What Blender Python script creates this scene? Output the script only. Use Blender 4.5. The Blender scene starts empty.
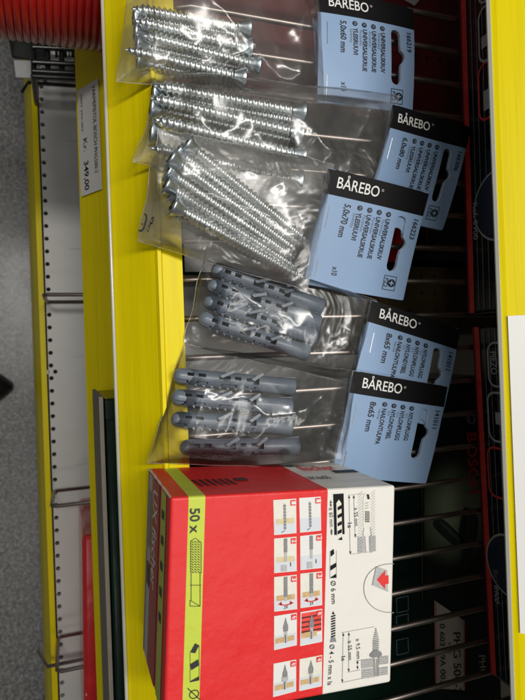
import bpy, bmesh, math, random
from mathutils import Vector, Matrix, noise
random.seed(7)
S = bpy.context.scene
COL = S.collection
V = Vector
# ------------------------------------------------------------------ camera (1 unit = 10 cm)
FPX, W0, H0 = 560.0, 525.0, 700.0
TILT, ROLL, DIST = math.radians(19.4), math.radians(2.0), 2.76
Fw = V((0, math.sin(TILT), -math.cos(TILT)))
R0 = V((0, math.cos(TILT), math.sin(TILT)))
X0 = V((1, 0, 0))
CR = math.cos(ROLL) * R0 + math.sin(ROLL) * X0
CD = -math.sin(ROLL) * R0 + math.cos(ROLL) * X0
CAM = -DIST * Fw
def ray(px, py):
    return (CR * ((px - W0 / 2) / FPX) + CD * ((py - H0 / 2) / FPX) + Fw)
def PP(px, py, p0, n):
    d = ray(px, py); t = (p0 - CAM).dot(n) / d.dot(n)
    return CAM + d * t
def P(px, py, z=0.0):
    return PP(px, py, V((0, 0, z)), V((0, 0, 1)))
cd = bpy.data.cameras.new('camera'); cam = bpy.data.objects.new('camera', cd); COL.objects.link(cam)
M = Matrix((( CR.x, -CD.x, -Fw.x, CAM.x), (CR.y, -CD.y, -Fw.y, CAM.y), (CR.z, -CD.z, -Fw.z, CAM.z), (0, 0, 0, 1)))
cam.matrix_world = M
cd.sensor_fit = 'VERTICAL'; cd.sensor_height = 36; cd.sensor_width = 27
cd.lens = FPX / H0 * 36; cd.clip_start = 0.05; cd.clip_end = 500
cd.dof.use_dof = True; cd.dof.focus_distance = 2.62; cd.dof.aperture_fstop = cd.lens / 1000 / 0.011
S.camera = cam

# ------------------------------------------------------------------ materials
def mat(name, col, rough=0.5, metal=0.0, spec=0.5, var=0.0, vscale=8.0, bump=0.0, bscale=60.0, coat=0.0, stretch=None):
    m = bpy.data.materials.new(name); m.use_nodes = True
    nt = m.node_tree; N = nt.nodes; L = nt.links
    b = N['Principled BSDF']
    b.inputs['Base Color'].default_value = (*col, 1); b.inputs['Roughness'].default_value = rough
    b.inputs['Metallic'].default_value = metal; b.inputs['Specular IOR Level'].default_value = spec
    b.inputs['Coat Weight'].default_value = coat; b.inputs['Coat Roughness'].default_value = 0.08
    if var or bump:
        tc = N.new('ShaderNodeTexCoord'); mp = N.new('ShaderNodeMapping')
        L.new(tc.outputs['Object'], mp.inputs[0])
        if stretch: mp.inputs['Scale'].default_value = stretch
    if var:
        n = N.new('ShaderNodeTexNoise'); n.inputs['Scale'].default_value = vscale; n.inputs['Detail'].default_value = 5
        L.new(mp.outputs[0], n.inputs['Vector'])
        mx = N.new('ShaderNodeMix'); mx.data_type = 'RGBA'
        lo = [c * (1 - var) for c in col]; hi = [min(1, c * (1 + var)) for c in col]
        mx.inputs['A'].default_value = (*lo, 1); mx.inputs['B'].default_value = (*hi, 1)
        mr = N.new('ShaderNodeMapRange'); mr.inputs['From Min'].default_value = .3; mr.inputs['From Max'].default_value = .7
        L.new(n.outputs['Fac'], mr.inputs['Value']); L.new(mr.outputs[0], mx.inputs['Factor'])
        L.new(mx.outputs['Result'], b.inputs['Base Color'])
        mr2 = N.new('ShaderNodeMapRange'); mr2.inputs['To Min'].default_value = rough * .85; mr2.inputs['To Max'].default_value = min(1, rough * 1.2)
        L.new(n.outputs['Fac'], mr2.inputs['Value']); L.new(mr2.outputs[0], b.inputs['Roughness'])
    if bump:
        n2 = N.new('ShaderNodeTexNoise'); n2.inputs['Scale'].default_value = bscale; n2.inputs['Detail'].default_value = 4
        L.new(mp.outputs[0], n2.inputs['Vector'])
        bp = N.new('ShaderNodeBump'); bp.inputs['Strength'].default_value = bump; bp.inputs['Distance'].default_value = .01
        L.new(n2.outputs['Fac'], bp.inputs['Height']); L.new(bp.outputs[0], b.inputs['Normal'])
    return m
YEL = (0.80, 0.655, 0.0)
m_yellow = mat('yellow_enamel', YEL, .40, spec=.16, var=.07, vscale=5, stretch=(.25, 9, 9), bump=.07, bscale=14)
m_yellow_far = mat('yellow_enamel_shaded', (0.52, 0.44, 0.02), .45, var=.1, vscale=5, stretch=(.3, 8, 8))  # dimmer copy of the rail yellow, shade put into its colour; unused
m_grey = mat('grey_enamel', (.62, .61, .58), .4, var=.05, vscale=3)
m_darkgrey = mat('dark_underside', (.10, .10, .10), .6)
m_hole = mat('painted_hole_shade', (.012, .012, .012), .8)  # near-black fill that paints the shade inside holes and openings
m_chrome = mat('chromed_wire', (.34, .29, .265), .36, metal=1, var=.1, vscale=9)
m_silver = mat('clear_plastic_edge', (.45, .45, .38), .2, spec=.6)
m_bluecard = mat('blue_card', (.25, .37, .57), .42, var=.03, vscale=3, bump=.04, bscale=20)
m_blackink = mat('black_ink', (.006, .006, .007), .5, spec=.18)
m_ink = mat('dark_blue_black_ink', (.012, .014, .02), .5)
m_greyink = mat('grey_ink', (.12, .15, .2), .5)
m_white = mat('white_print', (.8, .8, .78), .45)
m_paper = mat('paper_edge', (.74, .72, .66), .6)
m_zinc = mat('zinc_plated_steel', (.76, .79, .79), .34, metal=1, var=.12, vscale=14)
m_zinchead = mat('zinc_plated_head', (.58, .65, .70), .36, metal=1, var=.15, vscale=18)
m_nylon = mat('grey_nylon', (.14, .17, .21), .34, var=.08, vscale=20, bump=.08, bscale=90)
m_nyloncut = mat('grey_nylon_cut', (.13, .15, .185), .5)
m_red = mat('red_print', (.78, .035, .03), .4)
m_lime = mat('lime_print', (.50, .63, .05), .4)
m_steel = mat('staple_steel', (.6, .6, .6), .3, metal=1)
m_greenbox = mat('dark_green_card', (.002, .014, .009), .24, var=.15, vscale=6, bump=.12, bscale=10, spec=.35)
m_greenbox_in = mat('dark_green_printed_lid', (.02, .04, .024), .4, var=.2, vscale=4)
m_greenglow = mat('pale_green_print', (.15, .20, .11), .45, var=.25, vscale=3)
m_drill = mat('drill_print', (.02, .035, .028), .5)
m_drill2 = mat('drill_print_light', (.06, .085, .07), .5)
m_redbox = mat('red_card', (.62, .016, .02), .22, var=.12, vscale=5, bump=.25, bscale=9, coat=.3)
m_darkred = mat('dark_red_card', (.09, .006, .007), .4, var=.25, vscale=5)
m_black = mat('black_card', (.010, .010, .011), .22, var=.2, vscale=5, coat=.2)
m_redstripe = mat('red_edge_print', (.80, .06, .05), .4, var=.15, vscale=30)
m_board = mat('corrugated_board', (.24, .21, .165), .7, var=.1, vscale=12)
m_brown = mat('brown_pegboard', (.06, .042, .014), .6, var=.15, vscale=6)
m_hose = mat('red_plastic_tube', (.42, .014, .010), .24, var=.15, vscale=6, coat=.5)
m_wood = mat('picture_wood', (.62, .42, .20), .5, var=.2, vscale=60)
m_paleblue = mat('picture_pale', (.68, .72, .78), .5)
m_cream = mat('picture_cream', (.80, .78, .70), .5, var=.04, vscale=40)
m_midgrey = mat('picture_grey', (.24, .24, .25), .5, var=.3, vscale=160)
m_lightgrey = mat('picture_light_grey', (.48, .48, .48), .5, var=.15, vscale=120)
m_thin = mat('fine_line_ink', (.30, .29, .28), .6)
m_shoe = mat('black_leather', (.008, .008, .009), .55, spec=.25, bump=.2, bscale=20)
m_navy = mat('dark_blue_lens_print', (.03, .035, .06), .3)
m_dullpaper = mat('grey_brown_label_stock', (.42, .39, .34), .5, var=.1, vscale=6)
m_frontred = mat('dull_red_print', (.42, .045, .05), .45, var=.15, vscale=9)
m_label = mat('price_paper', (.70, .69, .66), .35, var=.03, vscale=4)
m_labelbright = mat('white_label_stock', (.86, .86, .84), .25)

def film_mat(name, haze, tint=(1, 1, 1)):
    m = bpy.data.materials.new(name); m.use_nodes = True
    nt = m.node_tree; N = nt.nodes; L = nt.links; N.clear()
    out = N.new('ShaderNodeOutputMaterial')
    tr = N.new('ShaderNodeBsdfTransparent'); tr.inputs[0].default_value = (*tint, 1)
    gl = N.new('ShaderNodeBsdfGlossy'); gl.inputs['Roughness'].default_value = .30
    g2 = N.new('ShaderNodeBsdfGlossy'); g2.inputs['Roughness'].default_value = .15; gm = N.new('ShaderNodeMixShader'); gm.inputs[0].default_value = .62
    L.new(gl.outputs[0], gm.inputs[1]); L.new(g2.outputs[0], gm.inputs[2])
    df = N.new('ShaderNodeBsdfDiffuse'); df.inputs[0].default_value = (.75, .73, .70, 1)
    tl = N.new('ShaderNodeBsdfTranslucent'); tl.inputs[0].default_value = (.75, .73, .70, 1)
    tc = N.new('ShaderNodeTexCoord')
    n1 = N.new('ShaderNodeTexNoise'); n1.inputs['Scale'].default_value = 3.2; n1.inputs['Detail'].default_value = 3; n1.inputs['Distortion'].default_value = 1.0
    L.new(tc.outputs['Object'], n1.inputs['Vector'])
    bp = N.new('ShaderNodeBump'); bp.inputs['Strength'].default_value = .3; bp.inputs['Distance'].default_value = .05
    L.new(n1.outputs['Fac'], bp.inputs['Height'])
    for s in (gl, g2, df): L.new(bp.outputs[0], s.inputs['Normal'])
    fr = N.new('ShaderNodeFresnel'); fr.inputs['IOR'].default_value = 1.5; L.new(bp.outputs[0], fr.inputs['Normal'])
    m1 = N.new('ShaderNodeMixShader'); m2 = N.new('ShaderNodeMixShader'); m3 = N.new('ShaderNodeMixShader')
    m3.inputs[0].default_value = .5
    L.new(df.outputs[0], m3.inputs[1]); L.new(tl.outputs[0], m3.inputs[2])
    hz = N.new('ShaderNodeMapRange'); hz.inputs['From Min'].default_value = .35; hz.inputs['From Max'].default_value = .7
    hz.inputs['To Min'].default_value = haze * .5; hz.inputs['To Max'].default_value = haze * 1.5
    L.new(n1.outputs['Fac'], hz.inputs['Value']); L.new(hz.outputs[0], m1.inputs[0])
    L.new(tr.outputs[0], m1.inputs[1]); L.new(m3.outputs[0], m1.inputs[2])
    fm = N.new('ShaderNodeMath'); fm.operation = 'MULTIPLY'; fm.inputs[1].default_value = 1.35; fm.use_clamp = True
    L.new(fr.outputs[0], fm.inputs[0]); L.new(fm.outputs[0], m2.inputs[0])
    L.new(m1.outputs[0], m2.inputs[1]); L.new(gm.outputs[0], m2.inputs[2])
    L.new(m2.outputs[0], out.inputs['Surface'])
    return m
m_film = film_mat('clear_bag_film', .09)
m_filmclear = film_mat('clearest_bag_film', .035)
m_filmhazy = film_mat('hazy_bag_film', .21)

# ------------------------------------------------------------------ mesh helpers
class MB:
    def __init__(s): s.v = []; s.f = []; s.m = []; s.mats = []; s.smooth = []
    def mi(s, m):
        if m not in s.mats: s.mats.append(m)
        return s.mats.index(m)
    def face(s, pts, m, sm=False):
        i = len(s.v); s.v += [V(p) for p in pts]; s.f.append(tuple(range(i, i + len(pts)))); s.m.append(s.mi(m)); s.smooth.append(sm)
    def mesh(s, vs, fs, m, sm=False):
        i = len(s.v); s.v += [V(p) for p in vs]; k = s.mi(m)
        for f in fs: s.f.append(tuple(a + i for a in f)); s.m.append(k); s.smooth.append(sm)
    def box(s, o, a, b, c, m):
        o, a, b, c = V(o), V(a), V(b), V(c)
        vs = [o, o + a, o + a + b, o + b, o + c, o + a + c, o + a + b + c, o + b + c]
        fs = [(0, 3, 2, 1), (4, 5, 6, 7), (0, 1, 5, 4), (1, 2, 6, 5), (2, 3, 7, 6), (3, 0, 4, 7)]
        s.mesh(vs, fs, m)
    def grid(s, rows, m, sm=True, wrap=False):
        n = len(rows[0]); vs = [p for r in rows for p in r]; fs = []
        for i in range(len(rows) - 1):
            for j in range(n if wrap else n - 1):
                k = (j + 1) % n
                fs.append((i * n + j, i * n + k, (i + 1) * n + k, (i + 1) * n + j))
        s.mesh(vs, fs, m, sm)
    def tube(s, pts, r, m, seg=10, closed=False):
        pts = [V(p) for p in pts]; rows = []
        n = len(pts)
        up = None
        for i, p in enumerate(pts):
            a = pts[(i - 1) % n] if (closed or i > 0) else p; b = pts[(i + 1) % n] if (closed or i < n - 1) else p
            t = (b - a).normalized()
            if up is None:
                up = V((0, 0, 1)) if abs(t.z) < .9 else V((1, 0, 0))
            x = t.cross(up).normalized(); y = x.cross(t).normalized(); up = y
            rr = r[i] if isinstance(r, (list, tuple)) else r
            rows.append([p + x * math.cos(q) * rr + y * math.sin(q) * rr for q in [2 * math.pi * k / seg for k in range(seg)]])
        if closed: rows.append(rows[0])
        s.grid(rows, m, True, True)
        if not closed:
            s.face(rows[0][::-1], m); s.face(rows[-1], m)
    def build(s, name, parent=None, loc=None, bevel=0, bseg=2):
        me = bpy.data.meshes.new(name)
        off = V((0, 0, 0))
        if parent is not None: off = parent.matrix_world_loc if hasattr(parent, 'matrix_world_loc') else parent.location.copy()
        if parent is not None and parent.parent is not None: off = off + parent.parent.location
        if loc is not None and parent is None: off = V(loc)
        me.from_pydata([tuple(p - off) for p in s.v], [], s.f)
        for m in s.mats: me.materials.append(m)
        for i, p in enumerate(me.polygons): p.material_index = s.m[i]; p.use_smooth = s.smooth[i]
        me.update()
        o = bpy.data.objects.new(name, me); COL.objects.link(o)
        if parent is not None: o.parent = parent
        elif loc is not None: o.location = loc
        if bevel:
            bm = bmesh.new(); bm.from_mesh(me)
            bmesh.ops.remove_doubles(bm, verts=bm.verts, dist=1e-5)
            bmesh.ops.bevel(bm, geom=list(bm.edges), offset=bevel, segments=bseg, profile=.5, affect='EDGES', clamp_overlap=True)
            for f in bm.faces: f.smooth = False
            bm.to_mesh(me); bm.free()
        return o
def tag(o, label=None, cat=None, group=None, kind=None):
    if label: o['label'] = label
    if cat: o['category'] = cat
    if group: o['group'] = group
    if kind: o['kind'] = kind
    return o
def thing(name, loc, label, cat, group=None):
    o = bpy.data.objects.new(name, None); COL.objects.link(o); o.location = loc; o.empty_display_size = .1
    return tag(o, label, cat, group)

# 2D fill with holes
def fill2d(loops, thick=0.0):
    cu = bpy.data.curves.new('tmp', 'CURVE'); cu.dimensions = '2D'; cu.fill_mode = 'BOTH'; cu.extrude = thick / 2
    for lp in loops:
        sp = cu.splines.new('POLY'); sp.points.add(len(lp) - 1)
        for i, p in enumerate(lp): sp.points[i].co = (p[0], p[1], 0, 1)
        sp.use_cyclic_u = True
    o = bpy.data.objects.new('tmp', cu); COL.objects.link(o)
    me = bpy.data.meshes.new_from_object(o.evaluated_get(bpy.context.evaluated_depsgraph_get()))
    r = [v.co.copy() for v in me.vertices], [tuple(p.vertices) for p in me.polygons]
    bpy.data.objects.remove(o); bpy.data.curves.remove(cu); bpy.data.meshes.remove(me)
    return r
_tc = {}
def glyphs(txt, bold=0.0, shear=0.0):
    k = (txt, bold, shear)
    if k in _tc: return _tc[k]
    cu = bpy.data.curves.new('tmp', 'FONT'); cu.body = txt; cu.size = 1; cu.offset = bold; cu.shear = shear; cu.resolution_u = 3
    o = bpy.data.objects.new('tmp', cu); COL.objects.link(o)
    me = bpy.data.meshes.new_from_object(o.evaluated_get(bpy.context.evaluated_depsgraph_get()))
    vs = [v.co.copy() for v in me.vertices]; fs = [tuple(p.vertices) for p in me.polygons]
    bpy.data.objects.remove(o); bpy.data.curves.remove(cu); bpy.data.meshes.remove(me)
    _tc[k] = (vs, fs); return vs, fs
CAPH = max(v.y for v in glyphs('H')[0])
class Frame:
    """local sheet: o + u*ux + v*uy, lifted by w along n"""
    def __init__(s, o, ux, uy, n): s.o, s.ux, s.uy, s.n = V(o), V(ux), V(uy), V(n)
    def pt(s, u, v, w=0): return s.o + s.ux * u + s.uy * v + s.n * w
    def px(s, x, y):
        return s.uv(PP(x, y, s.o, s.n))
    def uv(s, p):
        p = p - s.o
        a, b, c = s.ux.dot(s.ux), s.ux.dot(s.uy), s.uy.dot(s.uy); d, e = p.dot(s.ux), p.dot(s.uy); det = a * c - b * b
        return ((c * d - b * e) / det, (a * e - b * d) / det)
    def poly(s, mb, pts, m, w): mb.face([s.pt(u, v, w) for u, v in pts], m)
    def rect(s, mb, u0, v0, u1, v1, m, w): s.poly(mb, [(u0, v0), (u1, v0), (u1, v1), (u0, v1)], m, w)
    def ppoly(s, mb, pts, m, w): s.poly(mb, [s.px(*p) for p in pts], m, w)
    def fill(s, mb, loops, m, w):
        vs, fs = fill2d(loops); mb.mesh([s.pt(p.x, p.y, w) for p in vs], fs, m)
    def line(s, mb, a, b, t, m, w):
        a, b = V(a), V(b); d = (b - a); 
        if d.length < 1e-9: return
        n = V((-d.y, d.x)).normalized() * t / 2
        s.poly(mb, [a + n, b + n, b - n, a - n], m, w)
    def pline(s, mb, a, b, tpx, m, w):
        q = s.px(*a); q2 = s.px(a[0] + 1, a[1]); s.line(mb, q, s.px(*b), tpx * (V(q2) - V(q)).length, m, w)
    def circ(s, mb, u, v, r, m, w, seg=20): s.poly(mb, [(u + r * math.cos(2 * math.pi * k / seg), v + r * math.sin(2 * math.pi * k / seg)) for k in range(seg)], m, w)
    def ring(s, mb, u, v, r, t, m, w, seg=24):
        for k in range(seg):
            a, b = 2 * math.pi * k / seg, 2 * math.pi * (k + 1) / seg
            s.poly(mb, [(u + r * math.cos(a), v + r * math.sin(a)), (u + r * math.cos(b), v + r * math.sin(b)), (u + (r - t) * math.cos(b), v + (r - t) * math.sin(b)), (u + (r - t) * math.cos(a), v + (r - t) * math.sin(a))], m, w)
    def text(s, mb, txt, a, b, cap, m, w, bold=0.0, shear=0.0, up=None):
        """baseline from (u,v) a to b (uv), cap height cap, glyph tops to the 'left-hand' side as seen in the picture (v is down)"""
        vs, fs = glyphs(txt, bold, shear)
        x0, x1 = min(p.x for p in vs), max(p.x for p in vs)
        A_, B_ = s.o + s.ux * a[0] + s.uy * a[1], s.o + s.ux * b[0] + s.uy * b[1]; d = (B_ - A_) / (x1 - x0)
        up = s.n.normalized().cross(d.normalized()) * (cap * s.ux.length / CAPH)
        mb.mesh([s.pt(*s.uv(A_ + d * (p.x - x0) + up * p.y), w) for p in vs], fs, m)
    def ptext(s, mb, txt, a, b, cappx, m, w, bold=0.0, shear=0.0):
        q, q2 = s.px(*a), s.px(a[0] + 1, a[1]); k = (s.pt(*q2) - s.pt(*q)).length / s.ux.length
        s.text(mb, txt, q, s.px(*b), cappx * k, m, w, bold, shear)

# ------------------------------------------------------------------ floor + base shelf
ZF, ZB, ZM = -6.2, -4.5, -1.42
mf = bpy.data.materials.new('speckled_floor'); mf.use_nodes = True
nt = mf.node_tree; N = nt.nodes; L = nt.links; b = N['Principled BSDF']
tc = N.new('ShaderNodeTexCoord'); vo = N.new('ShaderNodeTexNoise'); vo.inputs['Scale'].default_value = 20; vo.inputs['Detail'].default_value = 6; vo.inputs['Roughness'].default_value = .75
n2 = N.new('ShaderNodeTexNoise'); n2.inputs['Scale'].default_value = 3; n2.inputs['Detail'].default_value = 4
vr = N.new('ShaderNodeTexVoronoi'); vr.inputs['Scale'].default_value = 16
for q in (vo, n2, vr): L.new(tc.outputs['Object'], q.inputs['Vector'])
cr = N.new('ShaderNodeValToRGB'); e = cr.color_ramp.elements
e[0].position = .36; e[0].color = (.09, .096, .108, 1); e[1].position = .70; e[1].color = (.36, .37, .39, 1)
k = cr.color_ramp.elements.new(.5); k.color = (.17, .17, .175, 1)
L.new(vo.outputs['Fac'], cr.inputs[0])
mx = N.new('ShaderNodeMix'); mx.data_type = 'RGBA'; mx.blend_type = 'MULTIPLY'; mx.inputs['Factor'].default_value = .35
L.new(cr.outputs[0], mx.inputs['A']); L.new(vr.outputs['Color'], mx.inputs['B'])
hs = N.new('ShaderNodeHueSaturation'); hs.inputs['Saturation'].default_value = .08; hs.inputs['Value'].default_value = 1.15
L.new(mx.outputs['Result'], hs.inputs['Color']); L.new(hs.outputs[0], b.inputs['Base Color'])
mr = N.new('ShaderNodeMapRange'); mr.inputs['To Min'].default_value = .18; mr.inputs['To Max'].default_value = .38
L.new(n2.outputs['Fac'], mr.inputs[0]); L.new(mr.outputs[0], b.inputs['Roughness'])
bp = N.new('ShaderNodeBump'); bp.inputs['Strength'].default_value = .10; bp.inputs['Distance'].default_value = .02
L.new(vo.outputs['Fac'], bp.inputs['Height']); L.new(bp.outputs[0], b.inputs['Normal'])
mb = MB(); mb.box((-40, -40, ZF - .2), (80, 0, 0), (0, 80, 0), (0, 0, .2), mf)
tag(mb.build('floor'), kind='structure')

def strip(mb, prof, x0, x1, th, m, m_edge=None):
    """sheet-metal profile (list of (y,z)) extruded along X, thickness th on its lower side"""
    n = len(prof); off = []
    for i in range(n):
        a = V(prof[max(0, i - 1)]); c = V(prof[min(n - 1, i + 1)]); d = (c - a).normalized()
        off.append(V(prof[i]) + V((d.y, -d.x)) * th)
    lp = [V(p) for p in prof] + off[::-1]
    k = len(lp)
    A = [(x0, p.x, p.y) for p in lp]; B = [(x1, p.x, p.y) for p in lp]
    for i in range(k):
        j = (i + 1) % k
        mb.face([A[i], A[j], B[j], B[i]], m)
    for i in range(n - 1):
        j = k - 1 - i
        for Q in (A, B): mb.face([Q[i], Q[i + 1], Q[j - 1], Q[j]], m)
def yz(px, z, py=350): p = P(px, py, z); return (p.y, p.z)

# base shelf
t = thing('base_shelf', (0, yz(48, ZB)[0], ZF), 'lowest shelf of grey perforated steel with yellow front edge, above the floor', 'shelf')
hy = yz(50.5, ZB)[0]                       # hole row
pit = P(50, 350, ZB).x - P(50, 337.3, ZB).x
y_lip = yz(46, ZB)[0]
cells = MB(); x = -34 * pit; clusters = {}
y0c, y1c = hy - pit * .42, hy + pit * .58
rad = pit * .17
xa = P(46, 92, ZB).x; xb = P(48, 372, ZB).x
row_x = [P(48, 372, ZB).x + pit * .5 + i * pit for i in range(-36, 36)]
cx = {round((xa - row_x[0]) / pit), round((xb - row_x[0]) / pit)}
holes = []
for i, hx in enumerate(row_x): holes.append((hx, hy))
for c in cx:
    hx = row_x[c]
    holes.append((hx - pit * .5, hy - pit * .30)); holes.append((hx - pit * .5, hy + pit * .30))
def ngon(cx_, cy_, r, n=12): return [(cx_ + r * math.cos(2 * math.pi * q / n), cy_ + r * math.sin(2 * math.pi * q / n)) for q in range(n)]
vs, fs = fill2d([[(-8, y_lip + .02), (8, y_lip + .02), (8, 6), (-8, 6)]] + [ngon(a, c, rad) for a, c in holes])
cells.mesh([(p.x, p.y, ZB) for p in vs], fs, m_grey)
for a, c in holes:
    ng = ngon(a, c, rad); cells.grid([[(p[0], p[1], ZB) for p in ng], [(p[0], p[1], ZB - .08) for p in ng]], m_grey, False, True)
    cells.face([(p[0], p[1], ZB - .08) for p in ng], m_hole)
cells.build('deck', t)
mb = MB(); strip(mb, [yz(33, ZB - 1.3), yz(36, ZB - .42), (yz(40.5, ZB - .02)[0], ZB - .10), (yz(40.5, ZB)[0], ZB + .03), (y_lip, ZB + .03), (y_lip, ZB - .05)], -8, 8, .02, m_yellow)
mb.build('front_edge', t)
mb = MB()
for q in range(-6, 7):
    mb.box((q * 1.3 - .004, y_lip + .3, ZB + .001), (.008, 0, 0), (0, 4, 0), (0, 0, .003), m_lightgrey)
mb.build('seam_lines', t)
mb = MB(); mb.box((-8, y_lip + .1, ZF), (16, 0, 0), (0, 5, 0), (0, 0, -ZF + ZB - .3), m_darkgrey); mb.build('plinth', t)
# gondola back panel
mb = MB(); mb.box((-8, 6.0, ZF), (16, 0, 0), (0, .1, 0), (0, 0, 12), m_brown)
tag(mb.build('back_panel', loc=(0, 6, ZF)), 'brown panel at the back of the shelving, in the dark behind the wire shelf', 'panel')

# wire dividers on the base shelf
def divider(py_, ylen, hgt, label, pxs):
    a = P(pxs, py_, ZB + .02)
    t = thing('wire_divider', (a.x, a.y, ZB), label, 'wire divider', 'wire dividers on the lowest shelf')
    r = .021; lo, hi = ZB + .025, ZB + hgt
    mb = MB(); mb.tube([(a.x, a.y + ylen, lo), (a.x, a.y + .04, lo), (a.x, a.y, lo + .04), (a.x, a.y, hi - .04), (a.x, a.y + .04, hi), (a.x, a.y + ylen, hi)], r, m_chrome); mb.build('loop', t)
    mb = MB()
    for q in range(1, 5): mb.tube([(a.x + .03, a.y + .32 * q + .12, lo), (a.x + .03, a.y + .32 * q + .12, hi)], r * .8, m_chrome, 8)
    mb.build('rung', t)
    return t
divider(302, 2.4, .85, 'topmost chromed wire divider, alone on the bare grey deck', 46.5)
divider(491, 2.4, .75, 'chromed wire divider at the top end of the red carton', 53.5)
d3 = divider(637, 2.4, .8, 'lowest chromed wire divider, beside the red carton and hooked over the yellow edge', 58)
mb = MB(); a = P(58, 637, ZB + .02); mb.tube([(a.x + .1, a.y - .22, ZB + .06), (a.x + .05, a.y - .1, ZB + .55), (a.x + .05, a.y + .8, ZB + .55)], .02, m_chrome, 8); mb.build('hook', d3)

# red carton on the base shelf
ztop = -3.0
e0 = P(82, 536, ztop); e1 = P(78.5, 640, ztop)
t = thing('red_carton', (e0.x, e0.y, ZB), 'glossy red carton standing on the grey lowest shelf under the green box', 'carton')
mb = MB(); dx = V((1, 0, 0)) * 2.2 + V((0, -.05, 0)); mb.box((e0.x, e0.y, ZB + .01), dx, (0, 1.6, 0), (.0, 0, ztop - ZB), m_redbox); o = mb.build('body', t, bevel=.04)
F = Frame((e0.x, e0.y, ztop), dx, (0, 1.6, 0), (0, 0, 1)); mb = MB()
for a_ in ((87, 671), (87, 680)): q = F.px(*a_); F.rect(mb, q[0], q[1], q[0] + .03, q[1] + .05, m_white, .004)
for a_ in ((86, 693),): q = F.px(*a_); F.rect(mb, q[0], q[1], q[0] + .012, q[1] + .12, m_white, .004)
mb.build('printed_marks', t)

# green carton with white label at the top end of the base shelf, with a black wire basket
zt = -3.9
g0, g1 = P(12, 60, ZB + .02), P(80, 62, ZB + .02)
t = thing('green_carton', (g0.x - .5, g0.y + .5, ZB), 'dark green carton with white barcode label in the wire basket below the red tube coil', 'carton')
mb = MB(); mb.box((g0.x - 1.2, g0.y, ZB + .05), (1.2, 0, 0), (0, 2.2, 0), (0, 0, .5), m_greenbox); mb.build('body', t, bevel=.02)
zt = ZB + .55; F = Frame((g0.x - 1.2, g0.y, zt), (1, 0, 0), (0, 1, 0), (0, 0, 1)); mb = MB()
F.ppoly(mb, [(49, 30), (82, 30), (82, 62), (49, 62)], m_cream, .006)
for q, (xa_, wd) in enumerate([(55, 3), (59.5, 2), (63, 4), (68.5, 1.5), (71, 3), (75, 2)]): F.ppoly(mb, [(xa_, 34), (xa_ + wd, 34), (xa_ + wd, 58), (xa_, 58)], m_blackink, .01)
mb.build('label_sticker', t)
# white front strip of the carton's tray lip + lettering
g2 = P(12, 78, ZB + .02)
t = thing('price_card', (g0.x + .1, g0.y, ZB), 'white card strip with black lettering under the wire basket at top left', 'card')
mb = MB(); A = [P(14, 61, ZB + .05), P(84, 64, ZB + .05), P(84, 81, ZB + .05), P(16, 78, ZB + .05)]
vs = A + [p + V((0, 0, .02)) for p in A]; mb.mesh(vs, [(0, 1, 2, 3), (4, 5, 6, 7), (0, 1, 5, 4), (1, 2, 6, 5), (2, 3, 7, 6), (3, 0, 4, 7)], m_lightgrey); mb.build('sheet', t)
F = Frame(A[0] + V((0, 0, .02)), (0, 1, 0), (1, 0, 0), (0, 0, 1)); mb = MB(); F.ptext(mb, 'Tegnsett', (37, 69.5), (62, 71.5), 4, m_blackink, .004, .012); mb.build('printed_lettering', t)
t = thing('wire_basket', (P(50, 70, ZB).x, P(50, 70, ZB).y, ZB), 'black wire basket standing at the top end of the grey deck', 'basket')
mb = MB(); zb = ZB + .72
for xx in (33, 47, 61, 76): mb.tube([P(xx, 20, zb), P(xx + 1, 76, zb)], .03, m_black, 8)
mb.build('grid_wires', t)
mb = MB()
for yy in (20, 47, 62, 71, 76): mb.tube([P(32.5, yy, zb + .04), P(95, yy + 3.5, zb + .04)], .03, m_black, 8)
mb.build('cross_wires', t)
mb = MB()
for c in ((33.5, 76), (88, 79)):
    p = P(*c, zb); mb.tube([p, (p.x, p.y, ZB)], .03, m_black, 8)
mb.build('legs', t)['kind'] = 'stuff'
mb = MB(); A = [P(28, 82.5, ZB + .02), P(95, 87, ZB + .02)]; mb.tube([P(22, 92, ZB + .05), A[0], A[1]], .02, m_black, 8); mb.build('bottom_wire', t)

# shoe tip on the floor at far left
sp = P(9.5, 387, ZF + .25)
t = thing('shoe', (sp.x, sp.y - .5, ZF), 'black shoe toe on the speckled floor at the left edge', 'shoe')
SH = [(0, .02, .22), (.04, .06, .30), (.12, .13, .38), (.35, .28, .52), (.8, .42, .72), (1.2, .48, 1.0), (1.6, .42, 1.25), (2.1, .42, 1.3), (2.5, .40, 1.35), (2.72, .30, 1.35), (2.82, .08, 1.3)]
def shoe_row(d, w, h, n=16):
    return [(sp.x + w * math.cos(math.pi * k / n), sp.y + .02 - d, ZF + .12 + (h - .12) * math.sin(math.pi * k / n) ** .7) for k in range(n + 1)]
mb = MB(); mb.grid([shoe_row(*q) for q in SH], m_shoe); mb.face([(p[0], p[1], p[2]) for p in shoe_row(*SH[0])], m_shoe); mb.face([(p[0], p[1], p[2]) for p in shoe_row(*SH[-1])], m_shoe); mb.build('upper', t)
mb = MB(); ou = [(sp.x + q[1] + .02, sp.y + .03 - q[0] * 1.01) for q in SH] + [(sp.x - q[1] - .02, sp.y + .03 - q[0] * 1.01) for q in SH[::-1]]
mb.face([(p[0], p[1], ZF + .13) for p in ou], m_shoe); mb.grid([[(p[0], p[1], ZF + .004) for p in ou], [(p[0], p[1], ZF + .13) for p in ou]], m_shoe, False, True); mb.build('sole', t)
mb = MB(); oc = [(sp.x + .26 * math.cos(a_), sp.y - 2.2 + .5 * math.sin(a_)) for a_ in [math.pi * 2 * k / 24 for k in range(24)]]
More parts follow.
